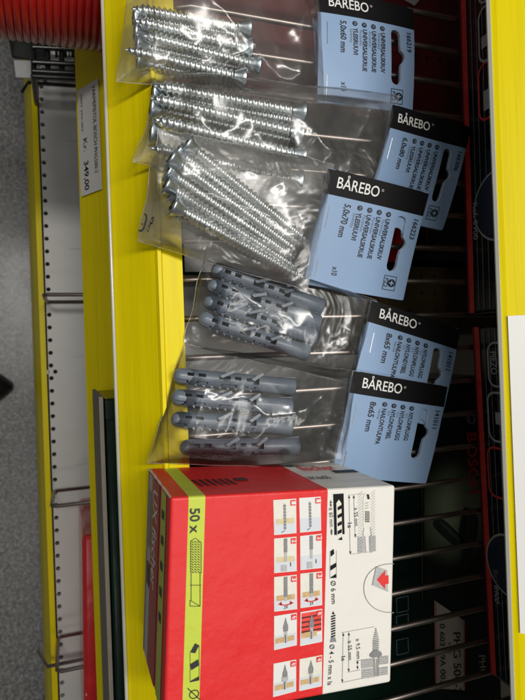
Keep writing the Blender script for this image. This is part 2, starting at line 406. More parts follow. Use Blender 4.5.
mb.tube([(p[0], p[1], ZF + 1.34) for p in oc], .06, m_shoe, 8, True); mb.face([(p[0], p[1], ZF + 1.345) for p in oc], m_hole); mb.build('collar', t)
mb = MB()
for k in range(4): mb.tube([(sp.x - .2, sp.y - 1.05 - .15 * k, ZF + .86 + .085 * k), (sp.x, sp.y - 1.09 - .15 * k, ZF + 1.02 + .085 * k), (sp.x + .2, sp.y - 1.05 - .15 * k, ZF + .86 + .085 * k)], .025, m_darkgrey, 6)
mb.build('laces', t)

# ------------------------------------------------------------------ middle shelf + price label
mid_face = [(yz(85, ZM - .30)), yz(112, ZM)]
t = thing('middle_shelf', (0, mid_face[0][0], ZM - .5), 'steel shelf whose sloping yellow price rail holds the Kr. 349,00 label', 'shelf', )
mb = MB(); strip(mb, [(mid_face[0][0] + .02, mid_face[0][1] - .05), mid_face[0], mid_face[1], (mid_face[1][0] + .03, ZM + .02), (mid_face[1][0] + .25, ZM + .02)], -7, 7, .02, m_yellow); mb.build('price_rail', t)
mb = MB(); mb.tube([(-7, mid_face[1][0] + .02, ZM + .035), (7, mid_face[1][0] + .02, ZM + .035)], .018, m_silver, 8); mb.build('clear_edge', t)
mb = MB(); mb.box((-7, mid_face[1][0] + .2, ZM - .06), (14, 0, 0), (0, 5.4, 0), (0, 0, .05), m_grey); mb.build('deck', t)
A0 = V((0, *mid_face[0])); dirf = (V((0, *mid_face[1])) - A0); nf = V((0, -dirf.z, dirf.y)).normalized()
Fm = Frame(A0 + nf * .012, (1, 0, 0), dirf, nf)
lu0, lu1 = Fm.px(88, 85)[0], Fm.px(92, 193)[0]; lv0, lv1 = Fm.px(80, 144)[1], Fm.px(100.2, 134)[1]
cs = [(lu0, lv0), (lu0, lv1), (lu1, lv1), (lu1, lv0)]
pc = Fm.pt(*cs[0]); t = thing('price_label', pc, 'white paper price label reading Kr. 349,00 slipped in the yellow sloping rail', 'price label')
mb = MB(); mb.face([Fm.pt(*c, .006) for c in cs], m_label); mb.face([Fm.pt(*c, .001) for c in cs], m_label)
for i in range(4): j = (i + 1) % 4; mb.face([Fm.pt(*cs[i], .001), Fm.pt(*cs[j], .001), Fm.pt(*cs[j], .006), Fm.pt(*cs[i], .006)], m_label)
mb.build('paper', t)
mb = MB()
ll, lh = lu1 - lu0, lv1 - lv0
def ltext(txt, u0, u1, v, cap, bold): Fm.text(mb, txt, (lu0 + ll * u0, lv0 + lh * v), (lu0 + ll * u1, lv0 + lh * v), cap, m_blackink, .009, bold)
ltext('VARMEPISTOL BOSCH PHG500-2', .04, .84, .74, .038, .0)
mb.build('name_text', t); mb = MB()
ltext('Kr.', .48, .60, .22, .05, .0); ltext('349,00', .69, .96, .22, .055, .012)
mb.build('price_text', t); mb = MB()
ltext('0603 29A 003', .06, .40, .16, .02, .0)
mb.build('number_text', t)

# ------------------------------------------------------------------ things on the middle shelf
def carton(name, o, a, b_, h, m, label, cat, bevel=.02, group=None):
    t = thing(name, o, label, cat, group); mb = MB(); mb.box(o, a, b_, (0, 0, h), m); mb.build('body', t, bevel=bevel); return t
# heat gun carton (front sticks out under the yellow rail, lid seen through the wires)
ZT = -.58
f0 = P(99, 399, ZT); far = P(486, 330, ZT)
zb0 = ZM + .04
t = thing('tool_carton', (f0.x, f0.y, zb0), 'dark green power tool carton jutting out under the broad yellow rail', 'carton', )
mb = MB(); Ln = 3.2; dX = V((1, 0, 0)) * Ln; yb = 2.62
mb.box((f0.x, f0.y + .03, zb0), dX, (0, yb, 0), (0, 0, ZT - zb0), m_greenbox); mb.build('body', t, bevel=.015)
mb = MB(); mb.box((f0.x - .01, f0.y, zb0), (Ln, 0, 0), (0, .022, 0), (0, 0, ZT - zb0 - .01), m_board); mb.build('front_panel', t)
mb = MB(); mb.box((f0.x + .01, f0.y + .03, ZT + .012), (.10, 0, 0), (0, .7, 0), (0, 0, .02), m_greenbox); mb.build('lid_flap', t)
Fg = Frame((f0.x, f0.y, ZT), (1, 0, 0), (0, 1, 0), (0, 0, 1))
def bez(pts, n=30):
    out = []
    k = len(pts)
    for i in range(k):
        p0, p1, p2, p3 = [V(pts[(i + d) % k]) for d in (-1, 0, 1, 2)]
        for s_ in range(5):
            u = s_ / 5; out.append(.5 * ((2 * p1) + (p2 - p0) * u + (2 * p0 - 5 * p1 + 4 * p2 - p3) * u * u + (3 * p1 - p0 - 3 * p2 + p3) * u ** 3))
    return out
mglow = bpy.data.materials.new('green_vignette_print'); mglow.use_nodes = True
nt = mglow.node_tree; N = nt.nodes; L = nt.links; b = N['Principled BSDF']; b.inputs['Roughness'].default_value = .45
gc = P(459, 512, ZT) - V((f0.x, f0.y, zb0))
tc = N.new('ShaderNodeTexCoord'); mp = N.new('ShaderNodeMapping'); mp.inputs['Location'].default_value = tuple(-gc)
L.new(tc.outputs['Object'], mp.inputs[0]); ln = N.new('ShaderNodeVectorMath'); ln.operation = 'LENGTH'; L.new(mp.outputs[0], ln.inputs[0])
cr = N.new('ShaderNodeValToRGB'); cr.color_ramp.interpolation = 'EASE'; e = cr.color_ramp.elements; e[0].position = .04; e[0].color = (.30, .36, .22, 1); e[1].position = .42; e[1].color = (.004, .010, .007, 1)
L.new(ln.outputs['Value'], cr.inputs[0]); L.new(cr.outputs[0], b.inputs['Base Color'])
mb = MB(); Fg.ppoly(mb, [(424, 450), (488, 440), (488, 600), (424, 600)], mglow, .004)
Fg.ppoly(mb, [(421.5, 470), (422.5, 470), (422.5, 600), (421.5, 600)], m_brown, .004)
mb.build('picture_panel', t)
mb = MB()
for pts, mm in (([(432, 524), (437, 518), (446, 522), (462, 538), (466, 546), (458, 549), (440, 534)], m_drill), ([(462, 510), (468, 508), (476, 515), (477, 530), (473, 548), (468, 565), (464, 568), (461, 560), (462, 545), (458, 535)], m_drill),
                ([(439, 523), (443, 523), (458, 537), (455, 539)], m_drill2), ([(466, 514), (469, 513), (469, 530), (466, 531)], m_drill2), ([(471, 514), (474, 517), (473, 530), (471, 530)], m_drill2)):
    Fg.fill(mb, [[Fg.px(*p) for p in bez(pts)]], mm, .008 if mm is m_drill else .012)
mb.build('tool_picture', t)
mb = MB(); Fg.ppoly(mb, [(434, 600), (464.5, 621), (464.5, 690), (435, 688)], m_dullpaper, .004)
Fg.pline(mb, (435, 602), (435.5, 688), 1, m_redstripe, .008); Fg.pline(mb, (463.5, 622), (463.5, 690), 1, m_redstripe, .008)
Fg.ptext(mb, 'PHG 500-2', (452.5, 632), (453.5, 694), 7, m_blackink, .008, .005, .15)
Fg.ptext(mb, '0 603 29A 003', (439, 624), (440, 684), 5, m_blackink, .008, .005, .15)
Fg.ptext(mb, '230V', (447.5, 642), (448, 655), 2.5, m_blackink, .008)
mb.build('label_sticker', t)
mb = MB(); Fg.ptext(mb, 'BOSCH', (466.5, 433), (469, 494), 9, m_red, .006, .02)
mb.build('maker_name', t); mb = MB()
c = Fg.px(471, 417); Fg.ring(mb, *c, .045, .006, m_lightgrey, .006); Fg.line(mb, (c[0] - .03, c[1] - .02), (c[0] + .03, c[1] - .02), .008, m_lightgrey, .006); Fg.line(mb, (c[0] - .03, c[1] + .02), (c[0] + .03, c[1] + .02), .008, m_lightgrey, .006)
mb.build('emblem', t); mb = MB()
Fg.ptext(mb, 'PHG', (478, 655), (480, 677), 6, m_lightgrey, .006, .01, .2)
mb.build('corner_text', t); mb = MB()
for yy in (598, 616, 640):
    q0, q1 = Fg.px(396, yy), Fg.px(408, yy + 12)
    for a_, b_ in (((q0[0], q0[1]), (q1[0], q0[1])), ((q1[0], q0[1]), (q1[0], q1[1])), ((q1[0], q1[1]), (q0[0], q1[1])), ((q0[0], q1[1]), (q0[0], q0[1]))): Fg.line(mb, a_, b_, .005, m_greyink, .006)
mb.build('printed_squares', t)
# second green carton, seen in the gap beside the bag
g = P(184, 236, -.75); g2 = P(208, 275, -.75)
t = carton('tool_carton', V((g.x - 2.6, g.y - .02, ZM + .04)), (2.6 + g2.x - g.x, 0, 0), (0, 1.3, 0), .62, m_greenbox, 'dark green carton glimpsed between the yellow rail and the upper bag of grey plugs', 'carton')
# dark red carton under the wires at the top
r0 = P(330, 118, -.5)
t = thing('red_tool_carton', (r0.x - 3, r0.y, ZM + .04), 'dark red carton under the wires behind the topmost header card', 'carton')
mb = MB(); mb.box((r0.x - 3, r0.y - 1.2, ZM + .04), (2.95, 0, 0), (0, 2.9, 0), (0, 0, .86), m_darkred); mb.build('body', t, bevel=.02)
F = Frame((r0.x - 3, r0.y - 1.2, ZM + .90), (1, 0, 0), (0, 1, 0), (0, 0, 1)); mb = MB()
F.ppoly(mb, [(404, -6), (425, -6), (414, 6), (405, 1)], m_lightgrey, .004)
for q in range(5): cq = F.px(403 + q * 12, 52 + q * 3); F.circ(mb, *cq, .012, m_black, .004, 10)
mb.build('printed_marks', t)
b0, b1 = P(330, 130, -.7), P(480, 262, -.7)  # added black block, keeps the bare deck gap under the wires dark
t = thing('shade_block', (b0.x, b0.y, ZM + .04), 'made-up black block standing in for shade under the wires, below the second header card', 'carton')
mb = MB(); mb.box((b0.x, b0.y, ZM + .04), (b1.x - b0.x, 0, 0), (0, 2.2, 0), (0, 0, .68), m_black); mb.build('body', t, bevel=.02)
mb = MB(); F = Frame((b0.x, b0.y, ZM + .72), (1, 0, 0), (0, 1, 0), (0, 0, 1)); q = F.px(422, 140); q2 = F.px(424, 250); F.rect(mb, q[0], q[1], q2[0], q[1] + .02, m_darkred, .004); mb.build('edge_line', t)
mb = MB(); F.ppoly(mb, [(383, 226), (402, 226), (402, 262), (383, 262)], m_red, .004); mb.build('red_print_panel', t)
b0, b1 = P(330, 265, -.8), P(480, 333, -.8)  # added block in place of the shadowed pegboard glimpsed in the gap
t = thing('pegboard_block', (b0.x, b0.y, ZM + .04), 'made-up brown perforated block standing in for shadowed pegboard between the two black cartons', 'box')
mb = MB(); mb.box((b0.x, b0.y, ZM + .04), (b1.x - b0.x, 0, 0), (0, 2.0, 0), (0, 0, .58), m_brown)
for i in range(4):
    for j in range(17):
        if (i * 3 + j) % 4: mb.mesh([(b0.x + .07 + i * .12 + .014 * math.cos(q), b0.y + .06 + j * .11 + .014 * math.sin(q), ZM + .624) for q in [math.pi * k / 5 for k in range(10)]], [tuple(range(10))], m_hole)
mb.build('body', t)
# red ribbed tube coil
hc = P(40, -24, -.85); r_c = .43
t = thing('coiled_tube', (hc.x, hc.y, hc.z - r_c), 'shiny red ribbed plastic tube coil sticking out over the middle shelf at top left', 'tube coil')
mb = MB(); pts = []; y_s = P(-60, -24, -.85).y; y_e = P(150, -24, -.85).y; turns = 27
rib = (y_e - y_s) / turns
lowx = P(40, 24, -.85).x; rc = .5; cxx = lowx - rc
for q in range(turns * 28 + 1):
    a_ = 2 * math.pi * q / 28; s_ = q / (turns * 28)
    pts.append((cxx + rc * math.cos(a_) , y_s + (y_e - y_s) * s_, -.92 + rc * .95 * math.sin(a_)))
mb.tube(pts, rib * .56, m_hose, 8); mb.build('tube', t)

# ------------------------------------------------------------------ main wire shelf
ZR = .0
t = thing('wire_shelf', (0, yz(112, -.3)[0], -.3), 'chromed wire shelf with broad yellow front rail, carrying the bags', 'shelf')
pa, pb = yz(116, -.23), yz(157.5, 0.0)
mb = MB(); strip(mb, [(pa[0] + .05, pa[1] - .06), (pa[0] + .01, pa[1] - .03), pa, pb], -5, 5, .018, m_yellow); mb.build('rail_face', t)
mb = MB(); strip(mb, [(pb[0] + .002, pb[1] + .002), (pb[0] + .012, pb[1] + .022), (pb[0] + .028, pb[1] + .022), (pb[0] + .036, .008), (yz(185, 0)[0], .008), (yz(185, 0)[0] + .004, -.12)], -5, 5, .012, m_yellow); mb.build('rail_lip', t)
mb = MB(); mb.tube([(-5, pa[0] - .008, pa[1] + .01), (5, pa[0] - .008, pa[1] + .01)], .009, m_silver, 8); mb.build('clear_edge', t)
y_w0 = yz(184, -.02)[0]; y_w1 = 2.6
wy = [14.7, 48, 80.5, 114, 147, 181, 214.5, 248, 281, 315, 348, 382, 415, 449, 484, 518.5, 553, 588, 622, 657, 690]
sx = (P(440, 484, 0).x - P(440, 315, 0).x) / 5; x315 = P(440, 315, -.02).x
for i in range(-14, 17):
    x = x315 + i * sx
    mb = MB(); mb.tube([(x, y_w0 - .03, -.085), (x, y_w0 + .02, -.055), (x, y_w0 + .09, -.0205), (x, y_w1, -.0205)], .0150, m_chrome, 10)
    mb.build('shelf_wire', t)
mb = MB()
for yy in (2.3,): mb.tube([(-5, yy, -.06), (1.5, yy, -.06)], .021, m_chrome, 10)
mb.build('cross_bar', t)
# ------------------------------------------------------------------ black cartons standing at the back of the wire shelf
def kitbox(ptop, pbot, lab, marks, group='black cartons at the back of the wire shelf'):
    a = P(*ptop, .01); b_ = P(*pbot, .01)
    t = thing('kit_carton', (a.x, a.y, 0), lab, 'carton', group)
    d = (b_ - a); nrm = V((d.y, -d.x, 0)).normalized()     # toward the aisle
    if nrm.y > 0: nrm = -nrm
    mb = MB(); mb.box(a, d, -nrm * .8, (0, 0, .9), m_black); mb.build('body', t, bevel=.012)
    F = Frame(a + nrm * .001, d, V((0, 0, 1)), nrm)
    mb = MB(); F.rect(mb, 0.001, 0.0, .999, .052, m_redstripe, .004); F.rect(mb, .001, .0, .999, .012, m_darkred, .007); mb.build('red_edge', t)
    mb = MB()
    for k_ in (.085, .125, .17): F.rect(mb, .01, k_, .99, k_ + .0045, m_midgrey, .004)
    mb.build('printed_lines', t)
    D = {k: MB() for k in ('lens_picture', 'reference_text', 'title_text', 'icon_frame', 'alert_frame')}; marks(F, D)
    for k, q in D.items():
        if q.v: q.build(k, t)
    mb = MB(); e = F.pt(1, 0); mb.face([e + V((.004, 0, 0)) * 1, e + V((.004, 0, .9)), e - nrm * .03 + V((.004, 0, .9)), e - nrm * .03 + V((.004, 0, 0))], m_lightgrey); mb.build('board_edge', t)
    return t
def rrect(F, mb, u0, v0, u1, v1, tu, m, w, r=.03):
    d = F.ux.length; ru = r / d
    pts = []
    for cx_, cy_, a0 in ((u1 - ru, v1 - r, 0), (u0 + ru, v1 - r, 90), (u0 + ru, v0 + r, 180), (u1 - ru, v0 + r, 270)):
        for k in range(5):
            a_ = math.radians(a0 + 22.5 * k); pts.append((cx_ + ru * math.cos(a_), cy_ + r * math.sin(a_)))
    for i in range(len(pts)):
        a_, b_ = pts[i], pts[(i + 1) % len(pts)]
        p, q = F.pt(*a_, w), F.pt(*b_, w); t_ = (q - p).normalized(); n_ = t_.cross(F.n).normalized() * tu / 2
        mb.face([p + n_, q + n_, q - n_, p - n_], m)
def marks_a(F, D):
    mb = D['lens_picture']
    u0 = F.px(488, 160)[0]; 
    uc, vc = F.px(497, 205)
    d = F.ux.length; R = .19
    F.poly(mb, [(uc + R / d * math.cos(a_), vc + .02 + R * math.sin(a_)) for a_ in [math.pi * 2 * k / 40 for k in range(40)]], m_lightgrey, .006)
    F.poly(mb, [(uc + (R - .012) / d * math.cos(a_), vc + .02 + (R - .012) * math.sin(a_)) for a_ in [math.pi * 2 * k / 40 for k in range(40)]], m_navy, .009)
    mb = D['reference_text']
    q = F.px(474.5, 203); q2 = F.px(476.5, 240)
    vs, fs = glyphs('Ref. 8900', .01); x1 = max(p.x for p in vs)
    mb.mesh([F.pt(q[0] + (q2[0] - q[0]) * p.x / x1, q[1] + p.y * .05, .012) for p in vs], fs, m_lightgrey)
    for ya, yb, mm in ((-25, 5, m_lightgrey), (12, 64, m_lightgrey), (68, 122, m_redstripe)):
        a_, b_ = F.px(479, ya), F.px(482, yb); rrect(F, D['alert_frame' if mm is m_redstripe else 'icon_frame'], a_[0], a_[1], b_[0], a_[1] + .3, .012, mm, .006, .05)
    mb = D['icon_frame']; a_, b_ = F.px(482, 38), F.px(482, 50); F.rect(mb, a_[0], a_[1], b_[0], a_[1] + .1, m_lightgrey, .006)
    a_, b_ = F.px(484, 92), F.px(484, 112); F.rect(mb, a_[0], a_[1], b_[0], a_[1] + .06, m_lightgrey, .006)
def marks_b(F, D):
    d = F.ux.length
    def tx(s_, a_, b_, h, mb, mm=m_lightgrey):
        q, q2 = F.px(*a_), F.px(*b_); vs, fs = glyphs(s_, .01); x1 = max(p.x for p in vs)
        mb.mesh([F.pt(q[0] + (q2[0] - q[0]) * p.x / x1, q[1] + p.y * h, .009) for p in vs], fs, mm)
    tx('PIEZO', (491, 351), (491.5, 374), .07, D['title_text']); tx('Ref. 8900', (494.5, 568), (497, 602), .05, D['reference_text'])
    for ya, yb, mm in ((343, 386, m_lightgrey), (392, 440, m_lightgrey), (446, 495, m_redstripe)):
        a_, b_ = F.px(488, ya), F.px(492, yb); rrect(F, D['alert_frame' if mm is m_redstripe else 'icon_frame'], a_[0], a_[1], b_[0], a_[1] + .3, .012, mm, .006, .05)
    mb = D['icon_frame']; a_, b_ = F.px(496, 412), F.px(496, 424); F.rect(mb, a_[0], a_[1], b_[0], a_[1] + .1, m_lightgrey, .006)
    mb = D['lens_picture']; uc, vc = F.px(507, 565); R = .17
    F.poly(mb, [(uc + R / d * math.cos(a_), vc + .02 + R * math.sin(a_)) for a_ in [math.pi * 2 * k / 40 for k in range(40)]], m_lightgrey, .006)
    F.poly(mb, [(uc + (R - .012) / d * math.cos(a_), vc + .02 + (R - .012) * math.sin(a_)) for a_ in [math.pi * 2 * k / 40 for k in range(40)]], m_navy, .009)
kitbox((459, -40), (469, 314), 'upper black carton with red bottom edge and round lens picture, behind the cards', marks_a)
kitbox((473, 327), (490.5, 672), 'lower black carton with red bottom edge marked PIEZO, behind the red and white box', marks_b)

# ------------------------------------------------------------------ upper shelf rail at right
ZU = .72
u0, u1 = P(486, 0, ZU), P(511, 700, ZU)
du = (u1 - u0); du = du / du.x
t = thing('upper_shelf', (0, u0.y, ZU), 'nearest yellow shelf rail with a white label strip, along the right edge', 'shelf')
def ux_strip(mb, prof, x0, x1, m):
    rows = []
    for y, z in prof:
        rows.append([(x, u0.y + (x - u0.x) * du.y + y, z) for x in (x0, x1)])
    mb.grid(rows, m, False)
mb = MB(); ux_strip(mb, [(.10, ZU - .02), (.012, ZU - .004), (.012, ZU + .006), (.03, ZU + .024), (.42, ZU + .30), (.5, ZU + .30), (.5, ZU + .2), (.1, ZU - .02)], -6, 6, m_yellow); mb.build('price_rail', t)
mb = MB(); ux_strip(mb, [(.004, ZU - .008), (.0, ZU + .002), (.008, ZU + .012), (.014, ZU + .01), (.010, ZU - .006), (.004, ZU - .008)], -6, 6, m_silver); mb.build('clear_edge', t)
mb = MB(); ux_strip(mb, [(.5, ZU + .29), (4, ZU + .29), (4, ZU + .24), (.5, ZU + .24)], -6, 6, m_grey); mb.build('deck', t)
dxu = V((1, du.y, 0)); duf = V((0, .39, .276)).normalized(); nu_ = dxu.cross(duf).normalized(); nu_ = nu_ if nu_.z > 0 else -nu_
pu = V((u0.x, u0.y + .03, ZU + .024))
Fu = Frame(pu, dxu, duf, nu_)
q0, q1 = Fu.px(507.5, 316), Fu.px(516, 632)
mb = MB(); qq = [(q0[0], q0[1]), (q1[0], q0[1] + .004), (q1[0], .42), (q0[0], .42)]
mb.face([Fu.pt(a_, b_, .008) for a_, b_ in qq], m_labelbright); mb.face([Fu.pt(a_, b_, .002) for a_, b_ in qq], m_labelbright)
for i in range(4): j = (i + 1) % 4; mb.face([Fu.pt(*qq[i], .002), Fu.pt(*qq[j], .002), Fu.pt(*qq[j], .008), Fu.pt(*qq[i], .008)], m_labelbright)
mb.build('label_strip', t)

# ------------------------------------------------------------------ red and white box of plugs
HB = .57
A, B, Cc, D = P(172, 498, HB), P(394.5, 485, HB), P(397, 682, HB), P(169, 724, HB)
uxd = (B - A + (Cc - D)).normalized(); lu = ((B - A).length + (Cc - D).length) / 2
vd = V((-uxd.y, uxd.x, 0)); vd = vd if vd.x > 0 else -vd
lv = ((D - A).dot(vd) + (Cc - B).dot(vd)) / 2
org = (A + (B - uxd * lu)) / 2 
t = thing('plug_box', (org.x, org.y, 0), 'red and white cardboard box marked 50 x, lying face up on the wire shelf', 'box')
mbx = bpy.data.materials.new('printed_box_card'); mbx.use_nodes = True
nt = mbx.node_tree; N = nt.nodes; L = nt.links; b = N['Principled BSDF']; b.inputs['Roughness'].default_value = .42; b.inputs['Specular IOR Level'].default_value = .35
tc = N.new('ShaderNodeTexCoord'); sp_ = N.new('ShaderNodeSeparateXYZ'); L.new(tc.outputs['Object'], sp_.inputs[0])
# object coords: express along uxd with a dot product
vm = N.new('ShaderNodeVectorMath'); vm.operation = 'DOT_PRODUCT'; vm.inputs[1].default_value = tuple(uxd / lu); L.new(tc.outputs['Object'], vm.inputs[0])
cr = N.new('ShaderNodeValToRGB'); cr.color_ramp.interpolation = 'CONSTANT'; el = cr.color_ramp.elements
Ft = Frame((org.x, org.y, HB), uxd * lu, vd * lv, (0, 0, 1))
s1, s2, s3 = Ft.px(187.5, 520)[0], Ft.px(204.3, 520)[0], Ft.px(325.5, 560)[0]
RED = (.76, .022, .024, 1)
el[0].position = 0; el[0].color = RED; el[1].position = s1; el[1].color = (.56, .66, .06, 1)
q = el.new(s2); q.color = RED; q = el.new(s3); q.color = (.82, .80, .75, 1)
L.new(vm.outputs['Value'], cr.inputs[0]); L.new(cr.outputs[0], b.inputs['Base Color'])
nn = N.new('ShaderNodeTexNoise'); nn.inputs['Scale'].default_value = 7; nn.inputs['Detail'].default_value = 6; L.new(tc.outputs['Object'], nn.inputs['Vector'])
bp = N.new('ShaderNodeBump'); bp.inputs['Strength'].default_value = .22; bp.inputs['Distance'].default_value = .04; L.new(nn.outputs['Fac'], bp.inputs['Height']); L.new(bp.outputs[0], b.inputs['Normal'])
mb = MB(); mb.box((org.x, org.y, .004), uxd * lu, vd * lv, (0, 0, HB - .004), mbx); o = mb.build('carton_body', t, bevel=.011, bseg=3)
for p in o.data.polygons: p.use_smooth = False
w1, w2, w3 = .0015, .003, .0045
mb = MB()
e0_ = V((org.x, org.y, HB)); 
for k_ in range(14):
    z0_, z1_ = HB * (1 - k_ / 14) - .008, HB * (1 - (k_ + 1) / 14) - .008
    o_ = (-uxd - vd).normalized() * .0015; wd_ = (uxd - vd).normalized() * (.0045 + .0035 * noise.noise(V((k_ * .7, 1, 2)))); we_ = (uxd - vd).normalized() * (.0045 + .0035 * noise.noise(V(((k_ + 1) * .7, 1, 2))))
    c_ = e0_ + (uxd + vd) * .0032 + o_
    mb.face([c_ - wd_ + V((0, 0, z0_ - HB)), c_ + wd_ + V((0, 0, z0_ - HB)), c_ + we_ + V((0, 0, z1_ - HB)), c_ - we_ + V((0, 0, z1_ - HB))], m_paper)
mb.build('worn_edge', t)
# 50 x, plug drawing, drill drawing in lime stripe
mb = MB()
Ft.ptext(mb, '50 x', (190, 508.5), (190, 533.5), 9.5, m_ink, w2, .02)
mb.build('quantity_text', t); mb = MB()
Ft.pline(mb, (191, 572), (191, 600), .6, m_ink, w2); Ft.pline(mb, (200, 572), (200, 600), .6, m_ink, w2)
for k_ in range(13):
    y = 541 + k_ * 2.5
    for j in range(3): Ft.pline(mb, (191.3 + j * 3, y), (193.6 + j * 3, y + 1.6), .8, m_ink, w2)
for a_, b_ in (((190.5, 541), (195, 538)), ((195, 538), (201, 542)), ((190.5, 541), (190.5, 572)), ((201, 542), (201, 573)), ((190, 585), (201, 585)), ((190, 600), (200, 606)), ((190, 600), (190, 606)), ((200, 600), (200, 606)), ((190, 606), (200, 606))): Ft.pline(mb, a_, b_, .6, m_ink, w2)
for pts in ([(190, 652), (195, 643), (199, 645), (195, 653)], [(190, 664), (198, 659), (199, 665), (191, 670)], [(190, 681), (199, 676), (199, 680), (190, 682)]): Ft.ppoly(mb, pts, m_ink, w2)
for a_, b_ in (((190, 652), (190, 682)), ((199, 645), (199, 680))): Ft.pline(mb, a_, b_, .4, m_ink, w2)
mb.build('plug_picture', t); mb = MB()
c = Ft.px(194, 694); Ft.ring(mb, c[0], c[1], .02, .004, m_ink, w2); Ft.pline(mb, (187.5, 688), (200.5, 700), .9, m_ink, w2)
mb.build('diameter_sign', t)
# picture panels
def panel(c, num, kind, back):
    mb = MB(); Ft.ppoly(mb, c, back, w1)
    c0, c1, c2, c3 = [V(p) for p in c]
    def q(u, v): return tuple((c0 * (1 - u) + c1 * u) * (1 - v) + (c3 * (1 - u) + c2 * u) * v)
    def R(u0, v0, u1, v1, m, w=w2): Ft.ppoly(mb, [q(u0, v0), q(u1, v0), q(u1, v1), q(u0, v1)], m, w)
    if kind != 'brick': R(.03, .6, .97, .98, m_paleblue, w2 - .0007)
    if kind == 'brick':
        R(.04, .04, .96, .66, m_redstripe, w2 - .0007)
        for k_ in range(4): R(.04, .15 + k_ * .14, .96, .2 + k_ * .14, m_darkred, w2 - .0003)
        R(.04, .62, .75, .78, m_wood); R(.04, .78, .96, .97, m_paleblue, w2 - .0007)
    if kind in ('drill', 'insert', 'turn'): 
        if num in ('1', '2', '3') and back is m_cream: R(.1, .55, .9, .70, m_wood if kind == 'turn' else m_tan)
    if kind in ('screw', 'screw2', 'done'): R(.05, .66, .88, .82, m_wood)
    if kind == 'drill':
        for k_ in range(8): R(.43, .15 + k_ * .09, .54, .22 + k_ * .09, m_midgrey, w3)
        R(.46, .12, .51, .9, m_lightgrey, w2 + .0006); Ft.pline(mb, q(.32, .94), q(.46, .9), 1, m_midgrey, w3)
    elif kind == 'insert':
        R(.43, .02, .58, .42, m_midgrey, w3); R(.45, .42, .56, .7, m_lightgrey, w3); R(.3, .78, .55, .97, m_lightgrey, w3); R(.70, .72, .74, .84, m_darkred, w3)
    elif kind == 'turn':
        R(.42, .02, .58, .6, m_midgrey, w3); R(.45, .6, .55, .72, m_lightgrey, w3)
        for k_ in range(7):
            a0, a1 = math.pi * (.1 + k_ * .115), math.pi * (.1 + (k_ + 1) * .115)
            Ft.pline(mb, q(.5 + .26 * math.cos(a0), .74 + .10 * math.sin(a0)), q(.5 + .26 * math.cos(a1), .74 + .10 * math.sin(a1)), 1.1, m_red, w3 + .001)
        Ft.ppoly(mb, [q(.16, .8), q(.32, .72), q(.32, .84)], m_red, w3 + .001); Ft.ppoly(mb, [q(.84, .8), q(.68, .72), q(.68, .84)], m_red, w3 + .001)
        Ft.ptext(mb, '3x', q(.42, .95), q(.6, .93), 4, m_ink, w3)
    else:
        Ft.ppoly(mb, [q(.5, .08), q(.62, .42), q(.38, .42)], m_midgrey, w3); R(.40, .3, .60, .5, m_midgrey, w3 + .0004); R(.44, .5, .57, .84, m_lightgrey, w3); R(.47, .6, .50, .84, m_blackink, w3 + .0005)
        if kind == 'screw2': R(.36, .46, .64, .58, m_lightgrey, w3 + .0008)
    R(.74, .03, .97, .19, m_red, w3)
    a_, b_ = q(.79, .07), q(.79, .155); Ft.ptext(mb, num, a_, b_, 4.2 if len(num) == 1 else 4, m_white, w3 + .001, .03)
    return mb.build('picture', t)
m_tan = mat('picture_tan', (.72, .60, .36), .5, var=.1, vscale=60)
pan = [([(273.2, 500), (296, 498.5), (296.3, 533), (274, 535)], '1', 'drill', m_cream), ([(299, 498), (320.5, 496.5), (321, 530.5), (300, 532.5)], '1', 'drill', m_white),
       ([(274, 538.5), (296.3, 536.5), (296.6, 571), (274, 573)], '2', 'insert', m_cream), ([(300, 536), (321.5, 533.5), (321.7, 567.8), (300.3, 570)], '2', 'insert', m_white),
       ([(274, 577), (296.5, 574.5), (297, 609), (274, 611.5)], '3', 'turn', m_cream), ([(300.2, 573.5), (321.8, 571.3), (322, 605), (300.3, 608)], '3', 'turn', m_cream),
       ([(274, 616), (296.7, 612.5), (296.7, 645), (274, 650)], '4a', 'screw', m_white), ([(300.5, 612), (322, 608.5), (322, 641.5), (300, 646)], '4b', 'brick', m_white),
       ([(273.5, 663.5), (296, 659.3), (296, 691), (273, 697)], '4c', 'screw2', m_white), ([(299.5, 659), (322, 654.8), (321.5, 686), (299, 691)], '4d', 'done', m_cream)]
for c, n_, k_, bk in pan: panel(c, n_, k_, bk)
# drawings on the white area
mb = MB()
Ft.ppoly(mb, [(333, 494), (343.5, 493.3), (344.5, 534), (334.2, 535)], m_blackink, w1)
Ft.fill(mb, [[Ft.px(*p) for p in ((336, 503), (338.5, 499.5), (341, 503), (342, 535.5), (336.7, 536))]], m_cream, w2)
for k_ in range(4): y = 505 + k_ * 8; Ft.ppoly(mb, [(337, y + 2), (341.2, y - .5), (341.4, y + 3.2), (337.3, y + 5.2)], m_blackink, w3)
Ft.ppoly(mb, [(337.5, 539.5), (341.8, 536.5), (342, 540)], m_blackink, w2)
for pts in ([(330.3, 551), (333.5, 548.8), (334, 553.5), (330.6, 556.5)], [(330, 566), (336, 562.5), (336, 566.5), (330.2, 570.5)], [(330, 577.5), (336, 573.5), (336, 577.6), (330.2, 578)]): Ft.ppoly(mb, pts, m_blackink, w2)
for a_, b_ in (((329.8, 551), (329.8, 578)), ((336.2, 550), (336.2, 578))): Ft.pline(mb, a_, b_, .35, m_thin, w2)
Ft.ptext(mb, '≥ 60 mm', (328.6, 508), (329.6, 527), 4, m_ink, w2)
Ft.ptext(mb, 'Ø 6 mm', (330.6, 581), (331.4, 604), 4.6, m_ink, w2, .005)
Ft.ptext(mb, 'Ø 4 - 5 mm x ls', (329.6, 644.5), (327.2, 685), 4.6, m_ink, w2, .005)
